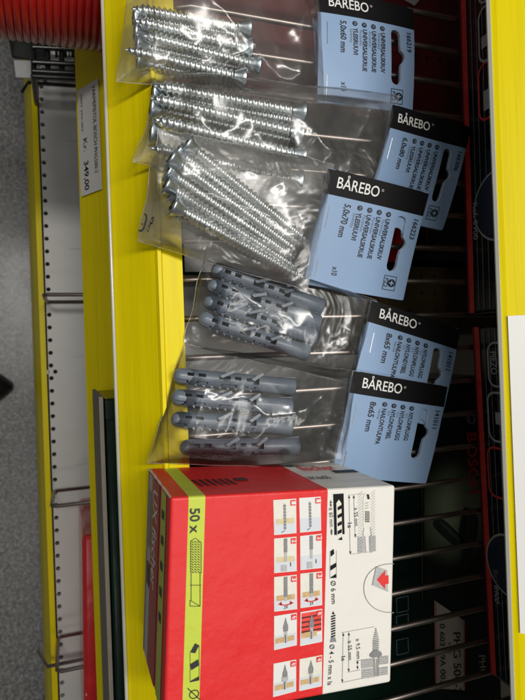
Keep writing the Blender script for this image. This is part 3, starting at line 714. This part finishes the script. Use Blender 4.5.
Ft.ptext(mb, '≥ 55 mm', (353.5, 508), (354.5, 526), 3.8, m_ink, w2)
Ft.ptext(mb, 'ls', (347.5, 523), (347.7, 528), 4, m_ink, w2)
def arrow(x, y0, y1, xb=None):
    xb = xb or x
    Ft.pline(mb, (x, y0), (xb, y1), .4, m_thin, w2)
    Ft.ppoly(mb, [(x - 1, y0 + 3), (x + 1, y0 + 3), (x, y0)], m_ink, w3); Ft.ppoly(mb, [(xb - 1, y1 - 3), (xb + 1, y1 - 3), (xb, y1)], m_ink, w3)
arrow(330.5, 500, 507); arrow(331.2, 528.5, 535)
arrow(348.8, 495, 554, 350); arrow(353.5, 495, 537, 355)
for x0_, y0_, x1_, y1_ in ((348, 495, 363, 493.5), (350, 554, 372, 551.5), (354, 537, 358, 536.5)): Ft.pline(mb, (x0_, y0_), (x1_, y1_), .35, m_thin, w2)
for k_ in range(22):
    y = 491 + k_ * 2.8
    Ft.pline(mb, (357.5, y + 4), (362.3, y), .35, m_lightgrey, w2); Ft.pline(mb, (370.5, y + 3), (375, y - 1), .35, m_lightgrey, w2)
Ft.fill(mb, [[Ft.px(*p) for p in bez([(363, 497), (366, 492.5), (369.5, 497), (370, 515), (370, 527), (363.5, 528), (363, 515)])]], m_cream, w2)
for k_ in range(6):
    for j in range(3): Ft.pline(mb, (364.5 + j * 1.6, 511 + k_ * 1.9), (365.8 + j * 1.6, 512.4 + k_ * 1.9), .8, m_ink, w3)
Ft.ppoly(mb, [(366, 494), (368.5, 494), (369.3, 499), (367, 499)], m_ink, w3)
for k_ in range(3): Ft.pline(mb, (364.5, 503 + 2.5 * k_), (368, 502.5 + 2.5 * k_), .6, m_midgrey, w3)
for a_, b_ in (((363.5, 528), (362.5, 535)), ((370, 527), (371, 535)), ((362.5, 535), (364, 536)), ((371, 535), (369.5, 536)), ((364.5, 536), (365.5, 552)), ((369, 536), (369.5, 551))): Ft.pline(mb, a_, b_, .45, m_midgrey, w3)
Ft.ppoly(mb, [(357.5, 537), (364, 536.5), (365, 551.8), (357.5, 552.2)], m_lightgrey, w2); Ft.ppoly(mb, [(370, 536), (375.5, 535.5), (375.5, 551), (370, 551.5)], m_lightgrey, w2)
mb.build('upper_drawing', t); mb = MB()
# screw icon
for k_ in range(9): y = 615 + k_ * 2.5; Ft.pline(mb, (330.8, y + 1.6), (335.2, y), 1.3, m_blackink, w2)
Ft.ppoly(mb, [(331.5, 614), (333, 611), (334.5, 614)], m_blackink, w2); Ft.ppoly(mb, [(331, 637), (335, 637), (336, 641.5), (329.8, 642)], m_midgrey, w2)
# lower drawing
Ft.ptext(mb, '≥ 55 mm', (347.5, 641), (348.2, 660), 3.8, m_ink, w2); Ft.ptext(mb, '≥ 9,5 mm', (355.5, 639), (356.5, 659), 3.8, m_ink, w2); Ft.ptext(mb, 'ls', (341.2, 656.5), (341.4, 661), 3.8, m_ink, w2)
arrow(343, 632.5, 682, 342); arrow(348.6, 632, 671.5, 348.4); arrow(357.2, 660, 669, 357.2)
for a_, b_ in (((341, 632.5), (374, 626.5)), ((341, 682.5), (362, 678)), ((347.5, 672), (360, 669.5)), ((356, 661), (361, 660))): Ft.pline(mb, a_, b_, .35, m_thin, w2)
for k_ in range(12): y = 628 + k_ * 1.9; wdt = min(3.2, .6 + k_ * .45); Ft.pline(mb, (375.5 - wdt, y + 1), (375.5 + wdt, y - .2), .9, m_midgrey, w2)
Ft.ppoly(mb, [(373.6, 640), (377.6, 639.5), (377.6, 652), (373.6, 652)], m_lightgrey, w2 - .0006)
Ft.fill(mb, [[Ft.px(*p) for p in bez([(369.5, 654), (375, 649.5), (381, 652), (380, 656), (371, 657)])]], m_midgrey, w3)
for (xa_, ya_, xb_, yb_) in ((361, 659, 372.2, 668), (378.8, 656, 388, 664), (361.5, 669, 372.5, 678), (378.5, 667, 387.5, 675)):
    Ft.ppoly(mb, [(xa_, ya_ + .5), (xb_, ya_ - .8), (xb_, yb_ - .8), (xa_, yb_ + .6)], m_lightgrey, w2)
    for k_ in range(4): Ft.pline(mb, (xa_ + .5, ya_ + 1.2 + 2 * k_), (xb_ - .4, ya_ + .2 + 2 * k_), .35, m_thin, w3)
for a_, b_ in (((373, 657), (373.6, 677)), ((378, 656), (377.6, 676)), ((374.4, 658), (375, 676)), ((376.5, 658), (376.3, 676))): Ft.pline(mb, a_, b_, .6, m_midgrey, w3)
mb.build('lower_drawing', t)
# thumb tab
mb = MB(); arc = [(393.5 - 30 * math.sin(math.pi * k / 16) ** .8 * 1, 588 - 24.5 * math.cos(math.pi * k / 16)) for k in range(17)]
for i in range(16): Ft.pline(mb, arc[i], arc[i + 1], .7, m_thin, w2)
Ft.ppoly(mb, [(376, 566), (387, 570), (388, 592), (372, 585), (372.5, 580)], m_lightgrey, w1)
Ft.ppoly(mb, [(376.5, 579.5), (385, 570), (384.8, 575.5), (388.2, 575), (388.4, 583.5), (385, 584), (384.8, 589)], m_red, w2)
Ft.pline(mb, (372, 585), (376, 566), .6, m_thin, w2)
mb.build('thumb_tab', t)
# side face toward the bags
Fs = Frame((org.x, org.y, 0), uxd * lu, V((0, 0, 1)), -vd); mb = MB()
def stext2(s_, u0, v0, u1, h, m, bold=.01, F=None, mbb=None):
    F.text(mbb, s_, (u0, v0), (u1, v0), h / F.ux.length, m, .004, bold)
stext2('fischer', .72, .215, .91, .11, m_red, .015, Fs, mb)
Fs.rect(mb, .86, .23, .985, .29, m_blackink, .003)
stext2('UX 6x50', .665, .40, .78, .06, m_ink, .012, Fs, mb)
stext2('UX', .68, .12, .72, .05, m_ink, .01, Fs, mb)
for k_ in range(6): Fs.poly(mb, [(.14 + k_ * .03, .3), (.155 + k_ * .03, .3), (.17 + k_ * .03, .42), (.155 + k_ * .03, .42)], m_darkred, .003)
Fs.rect(mb, .33, .3, .39, .36, m_darkred, .003)
mb.build('side_print', t)
# front face
Ff = Frame((org.x, org.y, 0), vd * lv, V((0, 0, 1)), -uxd); mb = MB()
Ff.rect(mb, .012, .02, .988, .34, m_lightgrey, .002); Ff.rect(mb, .012, .15, .988, .34, m_frontred, .003)
Ff.rect(mb, .012, .38, .988, .49, m_lime, .002); Ff.rect(mb, .012, .02, .988, .05, m_midgrey, .003)
stext2('UX fischer', .06, .19, .56, .11, m_cream, .012, Ff, mb)
for k_ in range(5): Ff.rect(mb, .1 + .12 * k_, .41, .14 + .12 * k_, .46, m_ink, .004)
Ff.rect(mb, .1, .07, .4, .13, m_midgrey, .004); Ff.rect(mb, .48, .07, .6, .15, m_ink, .004)
mb.build('front_print', t)

# ------------------------------------------------------------------ hardware: screws and plugs
def screw_mesh(Lh, r, pitch):
    """axis +X from the head (x=0) to the tip"""
    hd = MB(); hr = r * 1.75
    prof = [(0, 0), (0, hr * .8), (-.000, hr), (.008, hr), (.020, hr * .86), (.045, r * 1.02), (.055, r * .9)]
    hd.grid([[(x, rr * math.cos(a_), rr * math.sin(a_)) for a_ in [2 * math.pi * k / 20 for k in range(20)]] for x, rr in prof], m_zinchead, True, True)
    # cross recess drawn as black bars that paint its shade
    for a_ in (0, math.pi / 2):
        c, s_ = math.cos(a_), math.sin(a_); q = hr * .55; w = hr * .13
        hd.box((-.002, -q * c - w * s_, -q * s_ - w * c * -1), (.0015, 0, 0), (0, 2 * q * c, 2 * q * s_), (0, -2 * w * -s_ * -1, -2 * w * c), m_blackink)
    sh = MB(); n = int((Lh - .05) / pitch * 7); rows = []
    for i in range(n + 1):
        x = .05 + (Lh - .05) * i / n; tip = min(1, (Lh - x) / .055); row = []
        for k in range(14):
            a_ = 2 * math.pi * k / 14; ph = (x / pitch - k / 14) % 1
            th = max(0, 1 - abs(ph - .5) * 3.1)
            rr = (r * .70 * tip + .0006) + (r * .36) * th * min(1, tip * 1.6 + .1)
            row.append((x, rr * math.cos(a_), rr * math.sin(a_)))
        rows.append(row)
    sh.grid(rows, m_zinc, True, True)
    return hd, sh
def protos(kind, Lh, r, pitch):
    hd, sh = screw_mesh(Lh, r, pitch)
    root = bpy.data.objects.new('screw', None); COL.objects.link(root); root.empty_display_size = .05
    hd.build('head', root); sh.build('threaded_shank', root)
    return root
def copy_thing(src):
    c = src.copy(); COL.objects.link(c)
    for ch in src.children:
        d = ch.copy(); COL.objects.link(d); d.parent = c
        for g_ in ch.children:
            h = g_.copy(); COL.objects.link(h); h.parent = d
    return c
ORD = ['topmost', 'second', 'third', 'fourth', 'fifth', 'sixth', 'seventh', 'eighth', 'ninth', 'tenth']
def lay(src, first, head, tip, z0, z1, spin):
    o = src if first else copy_thing(src)
    a = P(*head, z0); b_ = P(*tip, z1); d = (b_ - a).normalized()
    y = V((0, 0, 1)).cross(d).normalized(); z = d.cross(y)
    Mx = Matrix(((d.x, y.x, z.x, a.x), (d.y, y.y, z.y, a.y), (d.z, y.z, z.z, a.z), (0, 0, 0, 1))) @ Matrix.Rotation(spin, 4, 'X')
    o.matrix_world = Mx; o.rotation_euler = Mx.to_euler(); o.location = a
    return o
sets = [
 ('60', .555, .0275, .0245, 'bag of the topmost card', 'screws in the topmost bag',
  [((249.5, 29), (128, 8), .075, .075), ((133, 18), (249, 36), .035, .035), ((251, 49), (131, 20), .085, .09), ((134, 33), (252, 53), .035, .035),
   ((259, 66), (141, 35), .09, .09), ((136, 45), (250, 70), .035, .035), ((244.5, 78.5), (128, 50), .085, .085), ((137, 60), (250, 90), .035, .035)]),
 ('80', .72, .031, .027, 'bag of the second card from top', 'screws in the second bag',
  [((303, 113), (145, 84), .12, .13), ((152, 93), (304, 123), .07, .08), ((301, 134), (147, 97), .14, .13), ((150, 107), (303, 142), .07, .08),
   ((303, 157), (146, 117), .13, .13), ((150, 132), (304, 168), .07, .09), ((300, 181), (143, 146), .12, .12)]),
 ('70', .72, .027, .0245, 'bag of the card marked 5,0x70', 'screws fanned out in the third bag',
  [((186, 143), (300, 236), .21, .13), ((176, 151), (290, 237), .18, .10), ((170, 157), (287, 244), .22, .14), ((167, 171), (295, 259), .17, .10),
   ((165, 184), (291, 265), .22, .15), ((171, 193), (291, 272), .17, .09), ((172, 205), (292, 272), .22, .14), ((179, 211), (282, 268), .16, .09)])]
for sz, Lh, r, pitch, where, grp, items in sets:
    src = protos(sz, Lh, r, pitch)
    for i, (h, tp, z0, z1) in enumerate(items):
        o = lay(src, i == 0, h, tp, z0, z1, random.uniform(0, 6.28))
        hd = 'head at left' if h[0] < tp[0] else 'head at right'
        nn_ = ORD[i] if i < len(items) - 1 else 'lowest'
        tag(o, f'{nn_} zinc plated screw, {hd}, in the {where}', 'screw', grp)

def plug_proto(Lp=.578):
    root = bpy.data.objects.new('wall_plug', None); COL.objects.link(root)
    nx, na = 200, 90; R = .0385
    pits_top = [(.055, .085), (.105, .14), (.275, .305), (.33, .36)]
    keys = [(.06, .105), (.15, .22), (.285, .315), (.34, .375)]
    def slot(x, dg):
        for p0, p1 in pits_top:
            if p0 < x < p1 and 58 < dg < 90: return True
        inside = any(k0 < x < k1 for k0, k1 in keys); ce = 146 if inside else 124
        if abs(dg - ce) < 4.5 and .012 < x < .39: return True
        if any(abs(x - k) < .0035 for kk in keys for k in kk) and 121 < dg < 149: return True
        if abs(dg - 20) < 5 and .012 < x < .39: return True
        if .2 < x < .255 and 58 < dg < 104: return True
        if .362 < x < .392 and 56 < dg < 104: return True
        return False
    mb = MB(); rows = []
    for i in range(nx + 1):
        x = .398 * i / nx; r = R * (.93 + .10 * min(1, x / .3))
        if x < .035: r *= math.sqrt(max(0.02, 1 - ((.035 - x) / .035) ** 2)) * .9 + .1
        rows.append([(x, r * math.cos(2 * math.pi * k / na), r * math.sin(2 * math.pi * k / na)) for k in range(na)])
    def skin(rows, flip):
        vs = [p for r in rows for p in r]; fs = []
        for i in range(nx):
            for k in range(na):
                if slot(.398 * (i + .5) / nx, 360 * (k + .5) / na): continue
                q = (k + 1) % na; fs.append((i * na + k, i * na + q, (i + 1) * na + q, (i + 1) * na + k))
        mb.mesh(vs, fs, m_nylon, False)
        return
    skin(rows, False); skin([[(p[0], p[1] * .86, p[2] * .86) for p in r] for r in rows], True)
    # walls of the slots
    for i in range(nx):
        for k in range(na):
            a0 = slot(.398 * (i + .5) / nx, 360 * (k + .5) / na); q = (k + 1) % na
            b0_ = slot(.398 * (i + .5) / nx, 360 * (q + .5) / na)
            sc = lambda p: (p[0], p[1] * .86, p[2] * .86)
            if a0 != b0_: p, p2 = rows[i][q], rows[i + 1][q]; mb.face([p, p2, sc(p2), sc(p)], m_nylon)
            if i + 1 < nx and a0 != slot(.398 * (i + 1.5) / nx, 360 * (k + .5) / na): p, p2 = rows[i + 1][k], rows[i + 1][q]; mb.face([p, p2, sc(p2), sc(p)], m_nylon)
    mb.face(rows[0][::-1], m_nylon)
    mb.build('expansion_body', root)
    mb = MB()      # collar: plain sleeve with an open end
    prof = [(.396, .020), (.396, .036), (.400, .0385), (.5, .0405), (Lp - .006, .0425), (Lp, .041), (Lp, .026), (.46, .022)]
    mb.grid([[(x, rr * math.cos(a_), rr * math.sin(a_)) for a_ in [2 * math.pi * k / 32 for k in range(32)]] for x, rr in prof], m_nylon, True, True)
    mb.face([(.461, .022 * math.cos(a_), .022 * math.sin(a_)) for a_ in [2 * math.pi * k / 32 for k in range(32)]], m_hole)
    mb.build('collar', root)
    for x0_, x1_, y1_ in ((.200, .268, .053), (.352, .405, .055)):      # slanted anti-turn fins
        mb = MB(); w = .012
        za = .030
        pts = [(x0_, .014), (x0_ + .014, .006), (x1_ + .004, y1_ - .016), (x1_ - .004, y1_ - .005)]
        vs = [(p[0], p[1], za - w) for p in pts] + [(p[0], p[1], za + w + .006) for p in pts]
        mb.mesh(vs, [(0, 1, 2, 3), (4, 5, 6, 7), (0, 1, 5, 4), (1, 2, 6, 5), (2, 3, 7, 6), (3, 0, 4, 7)], m_nylon); mb.build('fin', root)
    for q in range(9):      # small gripping teeth along the lower flank
        mb_x = .05 + q * .037
        if q == 0: mt = MB()
        tp = [(mb_x, -.030), (mb_x + .018, -.030), (mb_x + .020, -.046)]
        vs = [(p[0], p[1], .002) for p in tp] + [(p[0], p[1], .016) for p in tp]
        mt.mesh(vs, [(0, 1, 2), (3, 4, 5), (0, 1, 4, 3), (1, 2, 5, 4), (2, 0, 3, 5)], m_nylon)
    mt.build('teeth', root)
    mb = MB(); pts = [(.50, .0395), (Lp, .0425), (Lp, .0475)]
    vs = [(p[0], p[1], .006) for p in pts] + [(p[0], p[1], .016) for p in pts]
    mb.mesh(vs, [(0, 1, 2), (3, 4, 5), (0, 1, 4, 3), (1, 2, 5, 4), (2, 0, 3, 5)], m_nylon); mb.build('rib', root)
    return root
pl = plug_proto()
lower = [((173.5, 375), (293, 387)), ((171.5, 396.5), (290, 407)), ((171.5, 419), (290, 426.5)), ((180, 447.5), (297, 446))]
upper = [((212, 268), (321, 307)), ((208, 284), (318, 323)), ((204, 300), (314, 337)), ((199, 317), (307, 353))]
for gi, (lst, where, grp, z) in enumerate(((lower, 'in the bag next to the red box', 'plugs in the lower plug bag', .062), (upper, 'in the upper plug bag', 'plugs in the upper plug bag', .062))):
    for i, (a_, b_) in enumerate(lst):
        pa_, pb_ = P(*a_, z), P(*b_, z)
        o = lay(pl, gi == 0 and i == 0, a_, b_, z + (0 if gi == 0 else .01 * (i % 2)), z + .006, random.uniform(-.18, .18) + (.15 if gi else 0))
        # the proto's +y side must look toward the top of the photograph
        L_ = (pb_ - pa_).length / .578
        o.scale = (L_, 1.0, 1.0)
        nm = ('topmost', 'second', 'third', 'lowest')[i]
        tag(o, f'{nm} of the four grey nylon wall plugs {where}', 'wall plug', grp)

# ------------------------------------------------------------------ header cards and bags
def rid(p, sc_, oc=4): return noise.ridged_multi_fractal(V(p) * sc_, 1.0, 2.1, oc, 1.0, 2.0)
def film(name, quad, zc, bulge, seed, amp, mat_, parent, nu=110, nv=70, folds=()):
    """closed pouch: quad = TL, TR, BR, BL in the plan, zc = heights there"""
    c = [P(*q, z) for q, z in zip(quad, zc)]
    mb = MB()
    def surf(top):
        rows = []
        for i in range(nu + 1):
            s_ = i / nu; row = []
            for j in range(nv + 1):
                t_ = j / nv
                p = (c[0] * (1 - s_) + c[1] * s_) * (1 - t_) + (c[3] * (1 - s_) + c[2] * s_) * t_
                e = min(1, (4 * t_ * (1 - t_))) ** .5 * min(1, s_ * 7, (1 - s_) * 6) ** .7
                q = p + V((seed * 7.3, seed * 3.1, 0))
                wr = (rid(q, 1.7, 2) - 1.0) * .80 + (rid(q + V((9, 4, 2)), 3.9, 2) - 1.0) * .20 + noise.noise(q * 6) * .05
                edge = min(1, 12 * s_, 12 * (1 - s_), 12 * t_, 12 * (1 - t_))
                zz = wr * amp * (.35 + .65 * e) * (.15 + .85 * edge)
                if top: z = bulge * e + max(-bulge * .4 * e, zz)
                else: z = -.004 - .25 * abs(zz) * 0
                # ragged seal
                d = noise.noise(V((t_ * 4 + seed, s_ * 4, seed))) * .012 * (1 - edge)
                row.append(p + V((d, d * .6, z + (.002 if top else 0))))
            rows.append(row)
        return rows
    T = surf(True); Bm = surf(False)
    mb.grid(T, mat_, True); mb.grid(Bm, mat_, True)
    rim = MB(); loop = [r[0] for r in T] + T[-1][1:] + [r[-1] for r in T[::-1]][1:] + T[0][::-1][1:-1]
    rim.tube(loop, .0022, m_filmhazy, 6, True); rim.build('seal_edge', parent)
    return mb.build(name, parent)
CW, CH = .5, .567
def header_card(parent, TL, TR, BL, z, kind, num, size, count=True, tilt=0.0, labelpart=None):
    a = P(*TL, z); b_ = P(*TR, z + tilt); d = P(*BL, z)
    ux = (b_ - a); w = ux.length; ux.normalize()
    best = min((abs((P(*BL, z + k * .005) - a).normalized().dot(ux)), abs(k), k) for k in range(-26, 27) if z + k * .005 > .02)
    d = P(*BL, z + best[2] * .005)
    uy = (d - a); h = uy.length; uy.normalize(); n = ux.cross(uy); n = n if n.z > 0 else -n; n.normalize()
    print('card', num, 'w %.3f h %.3f dz %.3f skew %.3f' % (w, h, best[2] * .005, uy.dot(ux)))
    hv = 1.134; F = Frame(a, ux * w, uy * h / hv, n)
    bw = {'166219': (.012, .016), '166306': (-.006, .014), '166223': (.014, -.008), '141011': (.008, .012), '141011b': (.012, .010)}[num]
    F.bow = bw
    base_pt = F.pt
    F.pt = lambda u, v, w=0: base_pt(u, v, w + bw[0] * 4 * u * (1 - u) * 1.0 + bw[1] * 4 * (v / hv) * (1 - v / hv))
    hole = []
    for u, v in ((.735, .33), (.742, .302), (.765, .285), (.795, .285), (.825, .30), (.838, .335), (.84, .44), (.848, .49), (.885, .525), (.893, .56), (.88, .595), (.852, .63), (.846, .68), (.848, .80), (.838, .835), (.81, .855), (.78, .855), (.752, .835), (.742, .80)): hole.append((u, v))
    def cut(loops):
        vs, fs = fill2d(loops); bm = bmesh.new(); bv = [bm.verts.new(p) for p in vs]
        for f in fs: bm.faces.new([bv[q] for q in f])
        for k in range(1, 12):
            for co, no in (((k / 12, 0, 0), (1, 0, 0)), ((0, hv * k / 12, 0), (0, 1, 0))):
                bmesh.ops.bisect_plane(bm, geom=list(bm.verts) + list(bm.edges) + list(bm.faces), plane_co=co, plane_no=no, dist=1e-6)
        bm.verts.ensure_lookup_table(); bm.verts.index_update()
        r = [v.co.copy() for v in bm.verts], [tuple(v.index for v in f.verts) for f in bm.faces]; bm.free(); return r
    def seg(lp, n=12): return [tuple(V(lp[i]) * (1 - q / n) + V(lp[(i + 1) % len(lp)]) * (q / n)) for i in range(len(lp)) for q in range(n)]
    outer = [(0.008, 0), (.992, 0), (1, .008), (1, hv - .012), (.99, hv), (.01, hv), (0, hv - .01), (0, .008)]
    vs, fs = cut([outer, hole])
    o = MB(); th = .009
    o.mesh([F.pt(p.x, p.y, 0) for p in vs], fs, m_bluecard, True)
    o.mesh([F.pt(p.x, p.y, -th) for p in vs], fs, m_paper)
    for lp in (seg(outer, 8), hole):
        k = len(lp)
        for i in range(k):
            o.face([F.pt(*lp[i], 0), F.pt(*lp[(i + 1) % k], 0), F.pt(*lp[(i + 1) % k], -th), F.pt(*lp[i], -th)], m_paper)
    # folded back half of the card
    dv = .05
    hb = [(u - .004, v + (.11 if v < .5 else 0) if kind in ('flap',) else v) for u, v in hole]
    vs, fs = cut([[(.0, dv), (.992, .0), (.992, hv + .004), (0, hv - .004)], [(u, v + (.12 if (v < .42 and num in ('166223', '141011b')) else 0)) for u, v in hole]])
    o.mesh([F.pt(p.x, p.y, -th - .006) for p in vs], fs, m_bluecard); o.mesh([F.pt(p.x, p.y, -th - .012) for p in vs], fs, m_bluecard)
    card = o.build('header_card', parent)
    pb_ = MB(); [F.rect(pb_, q / 16, .0 if 0 < q < 15 else .004, (q + 1) / 16, .235, m_blackink, .0014) for q in range(16)]; 
    F.text(pb_, 'BÅREBO', (.105, .160), (.50, .160), .085, m_white, .0024, .006)
    F.ring(pb_, .528, .085, .011, .003, m_white, .0024, 14)
    pb_.build('black_band', card)
    ibs = {k: MB() for k in ('size_text', 'name_text', 'code_text', 'pack_text', 'drive_symbol')}; ib = ibs['name_text']; w_ = .0014
    D_ = lambda s_, u, v0, v1, cap, bold=.012, m=m_ink, shear=0, q='name_text': F.text(ibs[q], s_, (u, v0), (u, v1), cap, m, w_, bold, shear)
    D_(size, .213, .29, .615, .056, .022, q='size_text')
    if kind == 'screw':
        rows = [('YLEISRUUVI', 'Sinkitty', 'FI', .34, .62), ('UNIVERSALSKRUE', 'Forzinket', 'DK', .435, .775), ('UNIVERSALSKRUE', 'Forsinket', 'NO', .53, .77), ('UNIVERSALSKRUV', 'Förzinkad', 'SE', .625, .76)]
    else:
        rows = [('NAILONTULPPA', 'Harmaa', 'FI', .34, .74), ('NYLONDYBEL', 'Grå', 'DK', .435, .67), ('NYLONPLUGG', 'Grå', 'NO', .53, .67), ('NYLONPLUGG', 'Grå', 'SE', .625, .66)]
    for s_, sm, cc, u, v1 in rows:
        D_(s_, u, .345, v1, .043, .03); D_(sm, u - .034, .36, .36 + .018 * len(sm), .026, .0, m_greyink)
        F.circ(ib, u + .016, .30, .026, m_ink, w_, 16); F.text(ib, cc, (u + .006, .288), (u + .006, .312), .022, m_bluecard, w_ + .0009)
    D_(num[:6], .913, .285, .49, .05, .018, q='code_text')
    if kind == 'screw':
        D_('x10', .225, .91, 1.0, .05, .022, q='pack_text'); ib = ibs['drive_symbol']
        F.line(ib, (.745, .905), (.875, .905), .007, m_ink, w_); F.line(ib, (.745, 1.05), (.875, 1.05), .007, m_ink, w_); F.line(ib, (.745, .905), (.745, 1.05), .007, m_ink, w_); F.line(ib, (.875, .905), (.875, 1.05), .007, m_ink, w_)
        F.circ(ib, .83, .975, .042, m_ink, w_); 
        for a0, b0 in (((.805, .975), (.855, .975)), ((.83, .95), (.83, 1.0))): F.line(ib, a0, b0, .013, m_bluecard, w_ + .0008)
        D_('PZ2', .755, .93, 1.025, .035, .012, q='drive_symbol')
    for k, q in ibs.items():
        if q.v: q.build(k, card)
    sb = MB()
    for v0, v1 in ((.33, .55), (.86, 1.07)):
        sb.tube([F.pt(.085, v0, .001), F.pt(.085, v1, .001)], .0022, m_steel, 6)
    sb.build('staples', card)
    return card
bags = [
 dict(lab='clear bag of zinc screws whose blue card is marked 5,0x60 mm', TL=(317, -11), TR=(413, 9), BL=(317, 102), z=.055, tilt=-.005, k='screw', num='166219', size='5,0x60 mm',
      quad=[(130, -12), (323, -22), (324, 104), (116, 81)], zc=(.03, .03, .03, .02), bulge=.115, amp=.075, seed=1.3, film=m_film),
 dict(lab='clear bag of zinc screws whose blue card is marked 6,0x80 mm', TL=(392.6, 104), TR=(471, 127), BL=(364, 214), z=.13, tilt=-.015, k='screw', num='166306', size='6,0x80 mm',
      quad=[(164, 70), (399, 96), (368, 206), (133, 163)], zc=(.06, .11, .10, .04), bulge=.135, amp=.08, seed=2.7, film=m_film),
 dict(lab='hazy bag of fanned out screws whose blue card is marked 5,0x70 mm', TL=(328.5, 168), TR=(429, 193.5), BL=(304, 284), z=.20, tilt=-.02, k='screw', num='166223', size='5,0x70 mm',
      quad=[(158, 128), (334, 164), (307, 291), (138, 241)], zc=(.13, .17, .165, .04), bulge=.15, amp=.085, seed=4.1, film=m_filmhazy),
 dict(lab='clear bag of tightly stacked grey plugs, its card partly covered by another card', TL=(371.5, 300), TR=(460, 329.5), BL=(347.5, 405), z=.07, tilt=-.01, k='plug', num='141011', size='8x65 mm',
      quad=[(206, 246), (376, 300), (353, 385), (184, 343)], zc=(.01, .05, .05, .015), bulge=.125, amp=.06, seed=5.9, film=m_filmclear),
 dict(lab='clear bag of four spaced grey plugs just above the red and white box', TL=(353.5, 370.5), TR=(447.5, 386.5), BL=(331.5, 475), z=.115, tilt=-.02, k='plug', num='141011b', size='8x65 mm',
      quad=[(184, 344), (358, 372), (343, 470), (147, 463)], zc=(.015, .09, .09, .01), bulge=.115, amp=.06, seed=7.7, film=m_filmclear)]
for bdef in bags:
    c = P(*bdef['BL'], 0.0)
    t = thing('screw_bag' if bdef['k'] == 'screw' else 'plug_bag', (c.x, c.y, 0), bdef['lab'], 'bag', 'hanging bags laid on the shelf')
    film('bag_film', bdef['quad'], bdef['zc'], bdef['bulge'], bdef['seed'], bdef['amp'], bdef['film'], t)
    header_card(t, bdef['TL'], bdef['TR'], bdef['BL'], bdef['z'], bdef['k'], bdef['num'], bdef['size'], tilt=bdef['tilt'])
    if bdef['num'] == '166223':
        mb = MB(); F = Frame(P(138, 232, .13), (1, 0, 0), (0, 1, 0), (0, 0, 1))
        for a_, b_ in (((146, 214.5), (146.5, 219)), ((146.5, 219), (143.5, 229)), ((143.5, 229), (140.5, 231.5)), ((140.5, 231.5), (138.5, 230)), ((146, 214.5), (144.5, 214))): F.pline(mb, a_, b_, 2.0, m_blackink, 0)
        for a_, b_ in (((153.5, 217), (152, 224)), ((150.5, 222), (150, 226)), ((148.5, 225), (149.5, 229)), ((147, 229), (148.5, 232)), ((141.5, 223), (142.5, 225)), ((153, 217), (151, 219)), ((151.8, 224), (150, 222))): F.pline(mb, a_, b_, 1.3, m_blackink, 0)
        mb.build('printed_mark', t)

# ------------------------------------------------------------------ light
w = bpy.data.worlds.new('World'); S.world = w; w.use_nodes = True
bg = w.node_tree.nodes['Background']; bg.inputs[0].default_value = (.92, .95, 1, 1); bg.inputs[1].default_value = .08
def area(name, loc, sx_, sy_, power, col=(1, .97, .91), target=(0, .3, 0)):
    l = bpy.data.lights.new(name, 'AREA'); l.shape = 'RECTANGLE'; l.size = sx_; l.size_y = sy_; l.energy = power; l.color = col
    o = bpy.data.objects.new(name, l); COL.objects.link(o); o.location = loc
    d = V(target) - V(loc); o.rotation_euler = d.to_track_quat('-Z', 'Y').to_euler()
    return o
area('ceiling_lamp', (-2.5, .5, 13), 9, 1.2, 1330)
area('ceiling_lamp', (8, 4, 22), 14, 1.6, 1100)
area('ceiling_lamp', (-2, -13, 24), 14, 1.6, 520)
vs_ = S.view_settings; vs_.view_transform = 'Standard'; vs_.look = 'None'; vs_.exposure = 0; vs_.gamma = 1
S.cycles.transparent_max_bounces = 32; S.cycles.max_bounces = 10
